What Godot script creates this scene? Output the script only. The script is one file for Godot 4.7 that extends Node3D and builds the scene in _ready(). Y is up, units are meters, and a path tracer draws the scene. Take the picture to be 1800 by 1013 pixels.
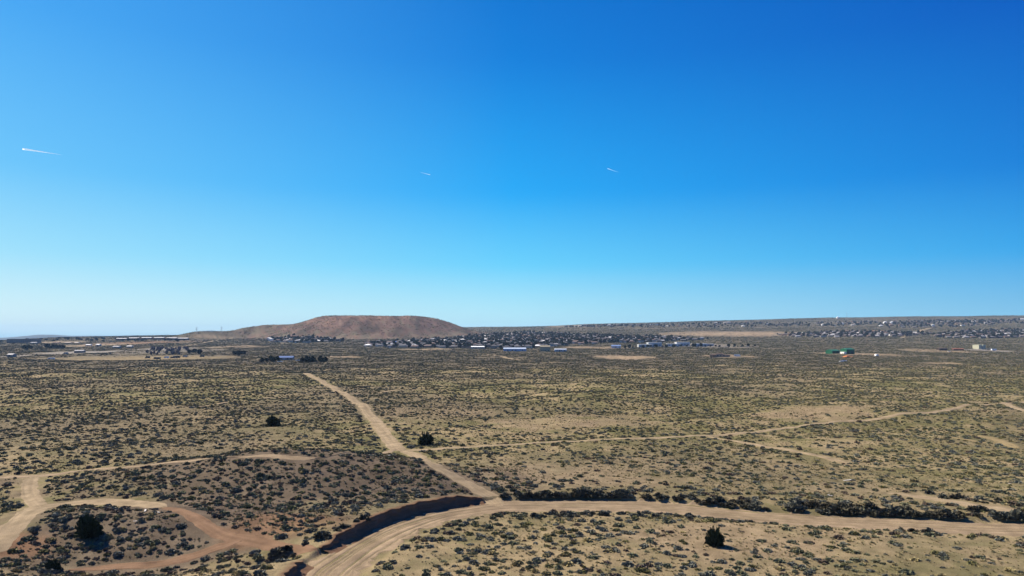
extends Node3D
# High desert plain seen from about thirty metres up: scrub, dirt roads, a sandy wash with a cut bank,
# a town and a bare hill far behind. x is right, depth D = -z is forward, metres.

const EYE := 30.0
const SUN_AZ := -60.0
const SUN_EL := 42.0
const WASH := [[-21.51, 72.02], [-22.76, 82.2], [-23.2, 92.97], [-22.43, 98.18], [-20.61, 105.95], [-17.53, 114.75], [-13.11, 122.48], [-7.76, 126.76], [-1.98, 129.64], [4.98, 130.07], [14.93, 130.07], [24.64, 128.8], [33.61, 125.56], [42.01, 122.1], [50.41, 119.91], [58.68, 118.13], [66.7, 116.41], [74.71, 115.08], [83.02, 114.42], [95.29, 113.44]]
const WASH_BANK := [0.7, 0.7, 0.7, 0.25, 0.85, 1, 1, 1, 0.3, 0.3, 0.3, 0.3, 0.3, 0.25, 0.2, 0.2, 0.25, 0.3, 0.3, 0.3]
const WASH_HALF := 4.1
const MOUNDS := [[-44, 149, 52, 26, 5.4], [-95, 175, 60, 40, 2.0], [40, 330, 70, 50, 3.0], [150, 290, 80, 60, 3.5], [-52, 101, 33, 19, -3.4], [-30, 100, 9, 5, -1.6], [-70, 118, 22, 10, 0.8], [60, 400, 120, 70, 3]]
const HILLS := [[-500, 2650, 440, 520, 66, 0.33], [-900, 2560, 150, 170, 30, 0.1], [-1030, 2450, 110, 140, 17, 0.1], [-690, 2680, 330, 300, 9, 0.1], [-1330, 2750, 620, 650, 12, 0.45]]
const RIDGE := [[-6000, -40], [-3000, -20], [-1800, 10], [-800, 55], [-272, 76], [0, 80], [778, 104], [1556, 127], [2140, 142], [3500, 154], [6000, 165]]
const ROADS := [["dirt_road", "pale dirt road running from the crossroads up the plain to the ranch", 2.3, 0, [[-28.83, 189.37], [-32.93, 203.81], [-40.24, 229.11], [-49.71, 263.11], [-59.65, 297.27], [-73.83, 341.42], [-91.08, 388.95], [-116.7, 457.26], [-137.64, 511.18], [-159.01, 562.85]]],
	["dirt_track", "thin broken dirt track running left from the crossroads", 1.0, 3, [[-106.74, 148.04], [-96.92, 150.37], [-86.29, 153.97], [-70.58, 150.63], [-50.09, 144.85], [-34.03, 147.54], [-30.91, 191.38], [-28.84, 192.33]]],
	["dirt_track", "long narrow dirt track running to the right edge from the crossroads", 1.35, 0, [[-29.43, 191.35], [-20.58, 191.15], [-7.58, 197.16], [15.75, 204.71], [40.72, 211.62], [58.97, 218.84], [79.62, 229.71], [104.3, 246.06], [127.58, 254.56], [154.13, 266.35], [194.69, 300.23], [241.0, 335.57]]],
	["dirt_track", "short dirt track dropping from the crossroads to the sandy wash", 1.9, 0, [[-28.54, 191.33], [-22.81, 179.85], [-15.58, 150.28], [-11.02, 143.6], [-6.9, 138.49], [-3.58, 133.76], [-1.98, 129.22]]],
	["dirt_track", "faint dirt track branching off to the lower right of the long track", 1.2, 0, [[57.48, 216.41], [63.09, 204.97], [70.92, 192.12], [74.72, 180.04], [76.97, 169.85]]],
	["dirt_road", "sandy road looping in from the left edge onto the rim of the hollow", 2.1, 0, [[-72.27, 98.85], [-74.55, 108.56], [-76.33, 115.45], [-79.54, 125.24], [-76.76, 128.56], [-71.1, 128.99], [-62.25, 125.14], [-57.38, 122.93]]],
	["dirt_track", "sandy spur joining the looping road to the long track on the left", 1.55, 0, [[-79.33, 125.21], [-86.23, 133.4], [-92.61, 142.13], [-96.86, 149.93]]],
	["dirt_road", "reddish dirt road descending along the hollow's rim into the wash", 1.25, 1, [[-58.18, 123.43], [-53.23, 119.98], [-47.29, 114.6], [-42.13, 110.4], [-37.05, 107.92], [-31.38, 104.2], [-26.16, 100.96]]],
	["dirt_track", "thin reddish track curving through the bottom of the hollow", 1.1, 1, [[-39.44, 108.82], [-42.65, 107.56], [-45.99, 105.89], [-50.22, 104.7], [-55.33, 103.82], [-60.03, 101.13]]],
	["dirt_track", "short straw coloured track scar at the right edge below the long track", 1.8, 2, [[139.29, 220.07], [137.09, 208.34], [132.02, 192.89]]],
	["dirt_track", "faint straw coloured track scar left of the short scar at right", 1.0, 2, [[126.75, 215.22], [129.18, 207.24], [132.89, 200.85]]],
	["dirt_track", "tan track leaving the long track at the far right edge", 1.6, 0, [[212.71, 318.51], [192.91, 282.46], [184.11, 262.32]]],
	["dirt_track", "thin pale track running right from the dirt road's upper bend", 1.3, 3, [[-83.6, 370.52], [-73.68, 381.36], [-60.73, 392.86], [-40.42, 402.22]]],
	["dirt_track", "broken pale track running left from the dirt road's upper bend", 1.2, 3, [[-89.3, 381.36], [-101.14, 363.63], [-111.73, 344.43], [-125.79, 313.33], [-137.21, 296.3]]],
	["dirt_track", "pale strip of dirt road before the front edge of the town", 3.2, 0, [[-65.5, 1126.26], [-31.84, 1026.63], [0.0, 918.21], [23.34, 860.7]]],
	["dirt_track", "sandy side channel beside the wash at the right edge", 1.6, 0, [[69.01, 136.49], [74.54, 131.54], [79.24, 126.27], [84.67, 121.65]]],
	["dirt_road", "pale dirt road climbing past the dark slope to the small hills at left", 5, 0, [[-666.81, 1432.64], [-740.06, 1703.1], [-893.54, 2235.08], [-924.01, 2428.5]]],
	["dirt_road", "broad sandy road cutting between the two housing tracts at right", 9, 0, [[1070.42, 2003.87], [1226.18, 2255.44], [1442.01, 2570.74], [1578.83, 2764.32]]]]
const PATCHES := [[149.05, 973.58, 39.44, 75.29, 0, 1], [732.54, 2449.72, 234.9, 273.24, 0, 0.95], [1220.51, 2554.61, 77.9, 127.2, 1, 0.8], [-487.19, 966.95, 126.92, 87.36, 2, 0.9], [160.4, 1425.91, 71.38, 68.65, 0, 0.8], [506.04, 1087.78, 50.07, 108.54, 0, 0.8], [293.26, 982.66, 34.13, 64.95, 0, 0.7], [696.88, 1198.12, 45.74, 105.75, 0, 0.6], [440.0, 747.33, 23.12, 28.67, 0, 0.6], [-667.8, 1140.69, 49.03, 85.35, 3, 0.9], [-987.38, 2376.74, 51.44, 24.76, 0, 0.7], [407.29, 1521.55, 98.17, 141.13, 3, 0.6], [328.12, 4021.07, 146.54, 614.79, 0, 0.6], [-551.14, 1204.57, 65.46, 150.83, 3, 0.5], [794.19, 1233.75, 28.25, 67.64, 3, 0.9], [-677.69, 991.2, 13.88, 40.32, 3, 1], [-1307.75, 2067.49, 97.62, 127.6, 0, 0.9], [-965.43, 1728.06, 66.79, 194.88, 0, 0.9], [-972.85, 1974.02, 117.19, 192.46, 1, 0.6], [-653.17, 1380.44, 60.5, 94.25, 3, 0.9], [-681.97, 1157.2, 54.24, 101.81, 3, 1], [-971.39, 2401.03, 40.73, 23.05, 0, 1], [-471.64, 922.01, 128.36, 61.13, 2, 1], [-566.87, 1506.56, 66.49, 83.86, 0, 0.5], [-218.6, 940.14, 29.11, 41.56, 0, 0.6], [-152.44, 1310.22, 50.89, 40.18, 0, 0.7], [-500, 2650, 430, 520, 4, 1.0], [-44, 141, 48, 24, 5, 0.85], [-56, 112, 30, 14, 5, 0.8], [-75, 108, 10, 5, 1, 0.8], [-35, 112, 9, 6, 1, 0.6], [12, 250, 22, 26, 0, 0.5], [36, 252, 18, 22, 0, 0.5], [110, 262, 20, 18, 0, 0.55], [-28, 268, 30, 26, 0, 0.35], [30, 108, 14, 9, 0, 0.6], [10, 150, 26, 12, 0, 0.4]]
const TRACTS := [["central", [[-340.77, 1688.98], [-219.21, 2017.09], [-96.51, 2485.61], [67.24, 2885.22], [197.97, 2549.0], [296.08, 2382.88], [415.86, 2231.48], [516.09, 1955.3], [389.66, 1793.0], [240.93, 1724.73], [122.07, 1573.28], [64.91, 1394.6], [-40.81, 1315.52], [-195.83, 1402.47], [-298.35, 1479.11]]],
	["right", [[836.56, 2291.9], [1032.79, 2462.23], [1208.48, 2469.38], [1313.84, 2285.93], [1102.85, 2088.66], [1011.52, 2035.58], [812.71, 2093.37]]],
	["far right", [[1304.21, 2239.04], [1528.77, 2490.93], [1825.48, 2526.38], [1411.29, 1954.5], [1144.82, 1992.55]]],
	["ridge", [[1522.46, 3060.7], [1889.68, 3472.13], [2542.38, 3632.6], [2047.02, 3062.06], [1606.11, 2755.84], [1443.14, 2813.88]]],
	["foothill", [[-745.06, 2231.97], [-663.36, 2248.15], [-533.25, 2146.58], [-456.21, 1959.2], [-491.51, 1759.33], [-615.12, 1887.05]]]]
const SKYLINE := [[285.59, 3675.09], [604.78, 3537.21], [910.16, 3444.25], [1207.71, 3377.76], [1498.94, 3324.66], [1793.07, 3295.02], [2086.49, 3272.87], [2309.19, 3300.06]]
const SPOT := {"juniper_wash": [28.52, 104.46],
	"juniper_hollow": [-62.85, 110.99],
	"juniper_plain": [-75.71, 234.5],
	"juniper_cross": [-23.57, 201.55],
	"juniper_edge": [-61.65, 100.26],
	"adobe": [270.48, 958.66],
	"trailer": [291.27, 958.59],
	"greenA": [478.47, 1094.15],
	"greenB": [489.36, 1069.78],
	"orange": [438.16, 958.1],
	"van": [486.5, 979.11],
	"carA": [355.2, 791.8],
	"carB": [369.54, 816.64],
	"carC": [480.13, 1012.01],
	"pale": [829.91, 1301.64],
	"paletrailer": [779.15, 1191.81],
	"shed1": [731.4, 1247.39],
	"shed2": [741.5, 1219.51],
	"shedcar": [703.72, 1180.04],
	"ranchA": [-266.15, 808.24],
	"ranchB": [-213.49, 791.8],
	"ranchhouse": [-259.25, 842.72],
	"ranchtruck": [-247.77, 783.82],
	"ranchcar": [-238.56, 816.66],
	"whitebarn": [-61.99, 1332.07],
	"blueroof": [-267.48, 1723.39],
	"bluebuild": [4.8, 1237.62],
	"oliveblock": [55.61, 1236.28],
	"bluecar": [81.45, 1235.6],
	"shopblue": [201.86, 1421.88],
	"apartment": [-1383.39, 2077.56],
	"mast": [1987.72, 4339.26],
	"pylonA": [-1028.83, 2386.84],
	"pylonB": [-973.2, 2451.97],
	"tank1": [1651.6, 3238.85],
	"tank2": [1675.59, 3226.87],
	"whiteridge": [2018.86, 4530.21],
	"rows": [[-1193.83, 2241.85], [-1156.43, 2243.57], [-1119.65, 2246.65], [-1083.25, 2250.74], [-1046.93, 2255.3], [-1013.65, 2259.16]],
	"commercial": [[265.29, 1455.09], [295.28, 1463.84], [325.6, 1472.57], [356.26, 1481.27], [383.52, 1488.89], [406.0, 1495.12]],
	"commtrees": [[217.84, 1404.07], [228.16, 1407.21], [238.51, 1410.34], [248.91, 1413.47], [259.35, 1416.6], [269.84, 1419.73], [280.37, 1422.85], [290.94, 1425.97], [301.56, 1429.09], [312.22, 1432.21], [322.92, 1435.32], [333.66, 1438.43], [344.45, 1441.54], [355.28, 1444.64], [366.16, 1447.74], [377.07, 1450.84], [388.03, 1453.94], [399.03, 1457.03], [410.07, 1460.12], [421.16, 1463.2], [432.29, 1466.28], [443.45, 1469.36], [454.67, 1472.43], [465.92, 1475.5], [477.21, 1478.56], [488.55, 1481.62]],
	"stripcars": [[214.02, 1393.38], [223.11, 1396.16], [231.09, 1398.59], [240.25, 1401.36], [262.14, 1407.95], [271.41, 1410.72], [292.39, 1416.95], [310.02, 1422.13], [320.65, 1425.24], [340.84, 1431.1], [358.79, 1436.26], [379.27, 1442.1], [407.22, 1449.99], [423.14, 1454.43], [439.15, 1458.87], [455.25, 1463.3], [468.94, 1467.05], [481.43, 1470.45]],
	"yardvehicles": [[-466.81, 939.57], [-434.71, 898.9], [-432.99, 918.85], [-429.89, 929.06], [-429.61, 939.44], [-423.39, 949.98], [-410.43, 971.53], [-564.43, 899.12], [-642.45, 1055.63], [-690.03, 1164.74]],
	"yardsheds": [[-930.77, 1612.44], [-922.45, 1635.34], [-777.12, 1441.42], [-761.15, 1460.08], [-652.85, 1107.89], [-671.34, 984.16], [-1198.31, 1930.18], [-1219.2, 1870.39], [-1136.69, 1877.91], [-1157.92, 1950.4]],
	"grove": [[-695.56, 1396.71], [-615.13, 1391.23], [-461.47, 1053.51], [-527.19, 1054.27]],
	"darkgrove": [[-486.65, 1105.03], [-493.33, 1132.08], [-488.9, 1131.99], [-471.12, 1104.76], [-407.82, 1077.88], [-393.39, 1052.72], [-397.74, 1077.74], [-392.7, 1077.67], [-925.79, 1455.41], [-949.88, 1500.53], [-889.09, 1411.56], [-910.14, 1453.86], [-963.65, 1546.86], [-874.06, 1410.28], [-894.53, 1452.32], [-837.89, 1369.12], [-914.97, 1374.84], [-884.56, 1335.43], [-933.22, 1415.37], [-900.39, 1373.74]],
	"treeline": [[-1601.0, 2291.87], [-951.73, 2151.09]],
	"hedge": [[-166.19, 631.25, -150.56, 675.03, 17, 1.5], [-101.11, 705.63, -79.6, 718.66, 11, 1.5]],
	"thicket": [[-27.36, 104.25, -21.97, 115.89, 13, 2.5], [-32.92, 102.42, -29.45, 103.79, 7, 3], [-1.03, 134.14, 6.18, 134.61, 9, 3], [6.7, 134.52, 22.06, 134.01, 26, 6], [24.06, 133.7, 32.6, 131.01, 10, 4], [33.88, 130.18, 43.09, 126.58, 20, 6], [47.16, 125.8, 64.35, 120.27, 46, 9], [64.43, 122.1, 72.22, 118.13, 18, 6], [76.4, 121.09, 82.69, 118.89, 16, 6], [76.11, 134.29, 86.58, 127.1, 16, 4]],
	"southrow": [[2.79, 121.76, 18.62, 121.76, 16, 2], [18.62, 121.76, 41.12, 119.55, 24, 2]],
	"boards": [[-25.16, 151.55], [-22.52, 148.78], [67.48, 149.13], [96.7, 144.14], [57.8, 134.75], [-59.12, 119.83], [-56.46, 118.69], [-57.99, 114.97]],
	"poles": [[204.57, 1387.95], [253.02, 1489.12], [384.91, 1480.93]],
	"trails": [[-13385, 5095, -19717, -12265, 4924, -19728], [-2241, 4388, -19762, -2553, 4466, -19757], [2615, 4559, -19751, 2957, 4442, -19758]]}

var rng := RandomNumberGenerator.new()
var n_huge: FastNoiseLite
var n_big: FastNoiseLite
var n_mid: FastNoiseLite
var n_small: FastNoiseLite
var n_fine: FastNoiseLite
var n_patch: FastNoiseLite
var names := {}
var mats := {}
var mask := PackedByteArray()
const MX := 1067
const MD := 800
const MC := 1.5
var grain: NoiseTexture2D
var blotch: NoiseTexture2D
var relief: NoiseTexture2D


func noise(freq: float, sd: int, oct := 3) -> FastNoiseLite:
	var n := FastNoiseLite.new()
	n.noise_type = FastNoiseLite.TYPE_SIMPLEX_SMOOTH
	n.frequency = freq
	n.seed = sd
	n.fractal_octaves = oct
	return n


# ---------------------------------------------------------------- sky
func srgb(r: float, g: float, b: float) -> Vector3:
	var c := Color(r / 255.0, g / 255.0, b / 255.0).srgb_to_linear()
	return Vector3(c.r, c.g, c.b)


func make_sky(exposure: float) -> ImageTexture:
	# clear air: bright and pale towards the sun's side and the horizon, deep blue away from it
	var els := [0.0, 1.9, 5.4, 11.0, 21.0, 30.0]
	var near_sun := [srgb(230, 251, 253), srgb(216, 247, 253), srgb(166, 229, 254), srgb(114, 201, 253), srgb(76, 171, 246), srgb(60, 156, 240)]
	var across := [srgb(198, 242, 252), srgb(180, 236, 252), srgb(107, 211, 255), srgb(40, 172, 249), srgb(20, 130, 222), srgb(14, 108, 203)]
	var away := [srgb(138, 204, 234), srgb(120, 192, 233), srgb(56, 168, 236), srgb(20, 129, 219), srgb(8, 95, 196), srgb(5, 80, 182)]
	var zenith := srgb(8, 66, 160)
	var w := 720
	var h := 360
	var im := Image.create_empty(w, h, false, Image.FORMAT_RGBF)
	for j in h:
		var el := 90.0 - (j + 0.5) / h * 180.0
		var e := clampf(el, 0.0, 30.0)
		var k := 0
		while k < 4 and e > els[k + 1]:
			k += 1
		var t: float = clampf((e - els[k]) / (els[k + 1] - els[k]), 0.0, 1.0)
		var cn: Vector3 = near_sun[k].lerp(near_sun[k + 1], t)
		var cc: Vector3 = across[k].lerp(across[k + 1], t)
		var ca: Vector3 = away[k].lerp(away[k + 1], t)
		var up := smoothstep(25.0, 80.0, el)
		for i in w:
			var az := wrapf((i + 0.5) / w * 360.0, -180.0, 180.0)   # the left edge of a panorama lies at -z
			var d := absf(wrapf(az - SUN_AZ, -180.0, 180.0))
			var c: Vector3
			if d < 60.0:
				c = cn.lerp(cc, clampf((d - 22.0) / 38.0, 0.0, 1.0))
			else:
				c = cc.lerp(ca, clampf((d - 60.0) / 36.0, 0.0, 1.0))
			c = c.lerp(zenith, up)
			im.set_pixel(i, j, Color(c.x / exposure, c.y / exposure, c.z / exposure))
	return ImageTexture.create_from_image(im)


# ---------------------------------------------------------------- terrain
func ridge_height(x: float) -> float:
	if x <= RIDGE[0][0]:
		return RIDGE[0][1]
	for i in RIDGE.size() - 1:
		if x < RIDGE[i + 1][0]:
			return lerpf(RIDGE[i][1], RIDGE[i + 1][1], (x - RIDGE[i][0]) / (RIDGE[i + 1][0] - RIDGE[i][0]))
	return RIDGE[-1][1]


func wash_at(x: float, d: float) -> Vector3:   # distance from the wash's centre line, side, share of bank
	var best := 1e9
	var side := 1.0
	var bank := 0.0
	for i in WASH.size() - 1:
		var ax: float = WASH[i][0]
		var ad: float = WASH[i][1]
		var dx: float = WASH[i + 1][0] - ax
		var dd: float = WASH[i + 1][1] - ad
		var t := clampf(((x - ax) * dx + (d - ad) * dd) / (dx * dx + dd * dd), 0.0, 1.0)
		var ex := x - ax - dx * t
		var ed := d - ad - dd * t
		var q := ex * ex + ed * ed
		if q < best:
			best = q
			side = 1.0 if dx * (d - ad) - dd * (x - ax) > 0.0 else -1.0
			bank = lerpf(WASH_BANK[i], WASH_BANK[i + 1], t)
	return Vector3(sqrt(best), side, bank)


func height(x: float, d: float) -> float:
	var h := 0.0
	var land := 1.0
	if d < 320.0 and d > 40.0 and absf(x) < 260.0:
		var w := wash_at(x, d)
		var e := w.x - WASH_HALF
		if e > 0.0:
			if w.y > 0.0:
				h += 1.75 * w.z * smoothstep(0.0, 0.9, e) * (1.0 - 0.55 * smoothstep(8.0, 70.0, e)) + 0.5 * (1.0 - w.z) * smoothstep(0.0, 4.0, e) * (1.0 - smoothstep(10.0, 90.0, e))
			else:
				h += 0.45 * smoothstep(0.0, 2.5, e) * (1.0 - smoothstep(6.0, 80.0, e))
		land = smoothstep(0.0, 6.0, e) if w.y > 0.0 else 0.0
	if d < 520.0:
		for m in MOUNDS:
			var r := Vector2((x - m[0]) / m[2], (d - m[1]) / m[3]).length()
			if r < 1.0:
				h += m[4] * (1.0 - smoothstep(0.0, 1.0, r)) * land
	if d > 800.0:
		h += smoothstep(800.0, 5200.0, d) * ridge_height(x) - maxf(0.0, d - 5300.0) * 0.03 * smoothstep(5300.0, 5800.0, d)
		h -= 110.0 * smoothstep(3050.0, 4400.0, d) * smoothstep(-900.0, -1400.0, x)
		if d < 3300.0:
			for m in HILLS:
				var r := Vector2((x - m[0]) / m[2], (d - m[1]) / m[3]).length()
				if r < 1.0:
					h += m[4] * (1.0 - smoothstep(m[5], 1.0, r)) * (1.0 + 0.12 * n_mid.get_noise_2d(x * 0.12, d * 0.12))
		h += 7.0 * n_huge.get_noise_2d(x, d) * smoothstep(1500.0, 3800.0, d)
	h += 2.2 * n_big.get_noise_2d(x, d) * smoothstep(260.0, 800.0, d)
	h += (0.25 + 1.25 * smoothstep(150.0, 280.0, d)) * n_mid.get_noise_2d(x, d)
	h += 0.14 * n_small.get_noise_2d(x, d) * land
	return h


func ground(x: float, d: float, lift := 0.0) -> Vector3:
	return Vector3(x, height(x, d) + lift, -d)


const SOIL := [Vector3(0.42, 0.315, 0.20), Vector3(0.33, 0.185, 0.105), Vector3(0.34, 0.265, 0.15), Vector3(0.36, 0.325, 0.28), Vector3(0.235, 0.145, 0.105), Vector3(0.185, 0.142, 0.105)]


func soil(x: float, d: float) -> Color:
	var sand := Vector3(0.45, 0.352, 0.20)
	var crust := Vector3(0.212, 0.195, 0.084)
	var dun := Vector3(0.25, 0.202, 0.13)
	var a := n_mid.get_noise_2d(x * 0.7 + 900.0, d * 0.7)
	var b := n_patch.get_noise_2d(x, d)
	var c := n_small.get_noise_2d(x + 300.0, d)
	var f := n_fine.get_noise_2d(x, d)
	var wild := smoothstep(110.0, 260.0, d)
	var t := clampf(0.36 + 0.28 * wild + a * 0.8 + b * 0.8 + c * 0.6 + f * 0.5, 0.0, 1.0)
	var v := sand.lerp(crust, t)
	v = v.lerp(dun, clampf(0.2 + 1.3 * n_big.get_noise_2d(x * 1.7, d * 1.7 + 500.0) + 0.3 * c, 0.0, 0.8))
	# the thick scrub flat beyond the grassy plain stands on dark, littered soil
	var flat := smoothstep(-0.25, 0.25, (d - 610.0 - 0.12 * absf(x)) / 260.0 + 0.5 * a + 0.4 * b + 0.6 * n_big.get_noise_2d(x, d * 2.0))
	v = v.lerp(Vector3(0.165, 0.137, 0.10), 0.75 * flat)
	for p in PATCHES:
		var ex: float = (x - p[0]) / p[2]
		var ed: float = (d - p[1]) / p[3]
		var q := ex * ex + ed * ed
		if q < 2.2:
			var k: float = p[5] * (1.0 - smoothstep(0.55, 1.15, sqrt(q) + 0.55 * b + 0.5 * a + 0.15 * c))
			var s: Vector3 = SOIL[int(p[4])]
			v = v.lerp(s * (1.0 + 0.25 * c + 0.3 * b), k)
	if d > 1500.0 and x < 0.0:      # streaks of darker scrub and washed gullies on the bare hill
		var r := Vector2((x + 500.0) / 430.0, (d - 2650.0) / 520.0).length()
		if r < 1.0:
			var st := n_patch.get_noise_2d(x * 0.25, d * 0.07)
			v *= 1.0 + 0.75 * st + 0.3 * n_mid.get_noise_2d(x * 0.3, d * 0.3)
	v *= 1.0 + 0.16 * f + 0.12 * c
	return Color(maxf(v.x, 0.02), maxf(v.y, 0.02), maxf(v.z, 0.02))


func make_terrain() -> void:
	var rings := PackedFloat32Array([1.0, 15.0, 35.0, 52.0, 64.0])
	var r := 70.0
	while r < 9000.0:
		rings.append(r)
		r *= 1.0042 if r < 190.0 else (1.008 if r < 700.0 else (1.015 if r < 6500.0 else 1.06))
	var az := PackedFloat32Array()
	var a := -180.0
	while a < 180.01:
		az.append(a)
		a += 0.17 if absf(a + 0.08) < 46.0 else 4.0
	az[az.size() - 1] = 180.0
	var na := az.size()
	var nr := rings.size()
	var pos := PackedVector3Array()
	var col := PackedColorArray()
	pos.resize(na * nr)
	col.resize(na * nr)
	for i in nr:
		for j in na:
			var t := deg_to_rad(az[j])
			var x := rings[i] * sin(t)
			var d := rings[i] * cos(t)
			var k := i * na + j
			pos[k] = ground(x, d)
			col[k] = soil(x, d)
	var nor := PackedVector3Array()
	nor.resize(na * nr)
	var idx := PackedInt32Array()
	idx.resize((na - 1) * (nr - 1) * 6)
	var q := 0
	for i in nr:
		for j in na:
			var e := pos[i * na + mini(j + 1, na - 1)] - pos[i * na + maxi(j - 1, 0)]
			var g := pos[mini(i + 1, nr - 1) * na + j] - pos[maxi(i - 1, 0) * na + j]
			var n := e.cross(g).normalized()
			nor[i * na + j] = n if n.y > 0.0 else -n
			if i < nr - 1 and j < na - 1:
				var k := i * na + j
				for v in [k, k + na, k + 1, k + 1, k + na, k + na + 1]:
					idx[q] = v
					q += 1
	var m := mesh_of(pos, nor, col, idx)
	var o := MeshInstance3D.new()
	o.name = "ground"
	o.mesh = m
	o.material_override = soil_material()
	add_child(o, true)
	meta(o, "dry sandy scrub plain with rolling mounds reaching to the far ridge", "ground", "", "structure")


func mesh_of(pos: PackedVector3Array, nor: PackedVector3Array, col: PackedColorArray, idx: PackedInt32Array) -> ArrayMesh:
	var arr := []
	arr.resize(Mesh.ARRAY_MAX)
	arr[Mesh.ARRAY_VERTEX] = pos
	arr[Mesh.ARRAY_NORMAL] = nor
	if col.size():
		arr[Mesh.ARRAY_COLOR] = col
	if idx.size():
		arr[Mesh.ARRAY_INDEX] = idx
	var m := ArrayMesh.new()
	m.add_surface_from_arrays(Mesh.PRIMITIVE_TRIANGLES, arr)
	return m


func noise_texture(size: int, freq: float, sd: int, lo: float, hi: float, oct := 4) -> NoiseTexture2D:
	var t := NoiseTexture2D.new()
	t.width = size
	t.height = size
	t.seamless = true
	t.noise = noise(freq, sd, oct)
	var g := Gradient.new()
	g.set_color(0, Color(lo, lo, lo))
	g.set_color(1, Color(hi, hi, hi))
	t.color_ramp = g
	return t


func soil_material() -> StandardMaterial3D:
	var m := StandardMaterial3D.new()
	m.resource_name = "dry soil"
	m.vertex_color_use_as_albedo = true
	m.roughness = 0.95
	m.metallic_specular = 0.15
	m.albedo_texture = grain
	m.uv1_triplanar = true
	m.uv1_world_triplanar = true
	m.uv1_scale = Vector3.ONE * 0.21
	m.detail_enabled = true
	m.detail_albedo = blotch
	m.detail_blend_mode = BaseMaterial3D.BLEND_MODE_MUL
	m.detail_uv_layer = BaseMaterial3D.DETAIL_UV_2
	m.uv2_triplanar = true
	m.uv2_world_triplanar = true
	m.uv2_scale = Vector3.ONE * 0.027
	m.heightmap_enabled = true
	m.heightmap_texture = relief
	m.heightmap_scale = 9.0
	return m


# ---------------------------------------------------------------- helpers
func numbered(n: String) -> String:
	var k: int = names.get(n, 0)
	names[n] = k + 1
	return n if k == 0 else "%s_%03d" % [n, k]


func meta(o: Node, label: String, category := "", group := "", kind := "") -> void:
	if label: o.set_meta("label", label)
	if category: o.set_meta("category", category)
	if group: o.set_meta("group", group)
	if kind: o.set_meta("kind", kind)


func thing(n: String, label: String, category: String, at: Vector3, turn := 0.0, group := "") -> Node3D:
	var o := Node3D.new()
	o.name = numbered(n)
	add_child(o)
	o.position = at
	o.rotation.y = turn
	meta(o, label, category, group)
	return o


func copy(src: Node3D, n: String, label: String, at: Vector3, turn: float, size: Vector3, group := "") -> Node3D:
	var o: Node3D = src.duplicate()
	o.name = numbered(n)
	add_child(o)
	o.position = at
	o.rotation.y = turn
	o.scale = size
	meta(o, label, "", group)
	return o


func part(n: String, m: Mesh, mt: Material, parent: Node) -> MeshInstance3D:
	var o := MeshInstance3D.new()
	o.name = n
	o.mesh = m
	o.material_override = mt
	parent.add_child(o, true)
	return o


func paint(r: float, g: float, b: float, rough := 0.85, spec := 0.3) -> StandardMaterial3D:
	var key := "%.3f %.3f %.3f %.2f" % [r, g, b, rough]
	if not mats.has(key):
		var m := StandardMaterial3D.new()
		m.albedo_color = Color(r, g, b).linear_to_srgb()
		m.roughness = rough
		m.metallic_specular = spec
		mats[key] = m
	return mats[key]


func leafy(r: float, g: float, b: float) -> StandardMaterial3D:
	var key := "leaf %.3f %.3f %.3f" % [r, g, b]
	if not mats.has(key):
		var m := StandardMaterial3D.new()
		m.albedo_color = Color(r, g, b).linear_to_srgb()
		m.vertex_color_use_as_albedo = true
		m.roughness = 0.9
		m.metallic_specular = 0.2
		mats[key] = m
	return mats[key]


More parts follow.
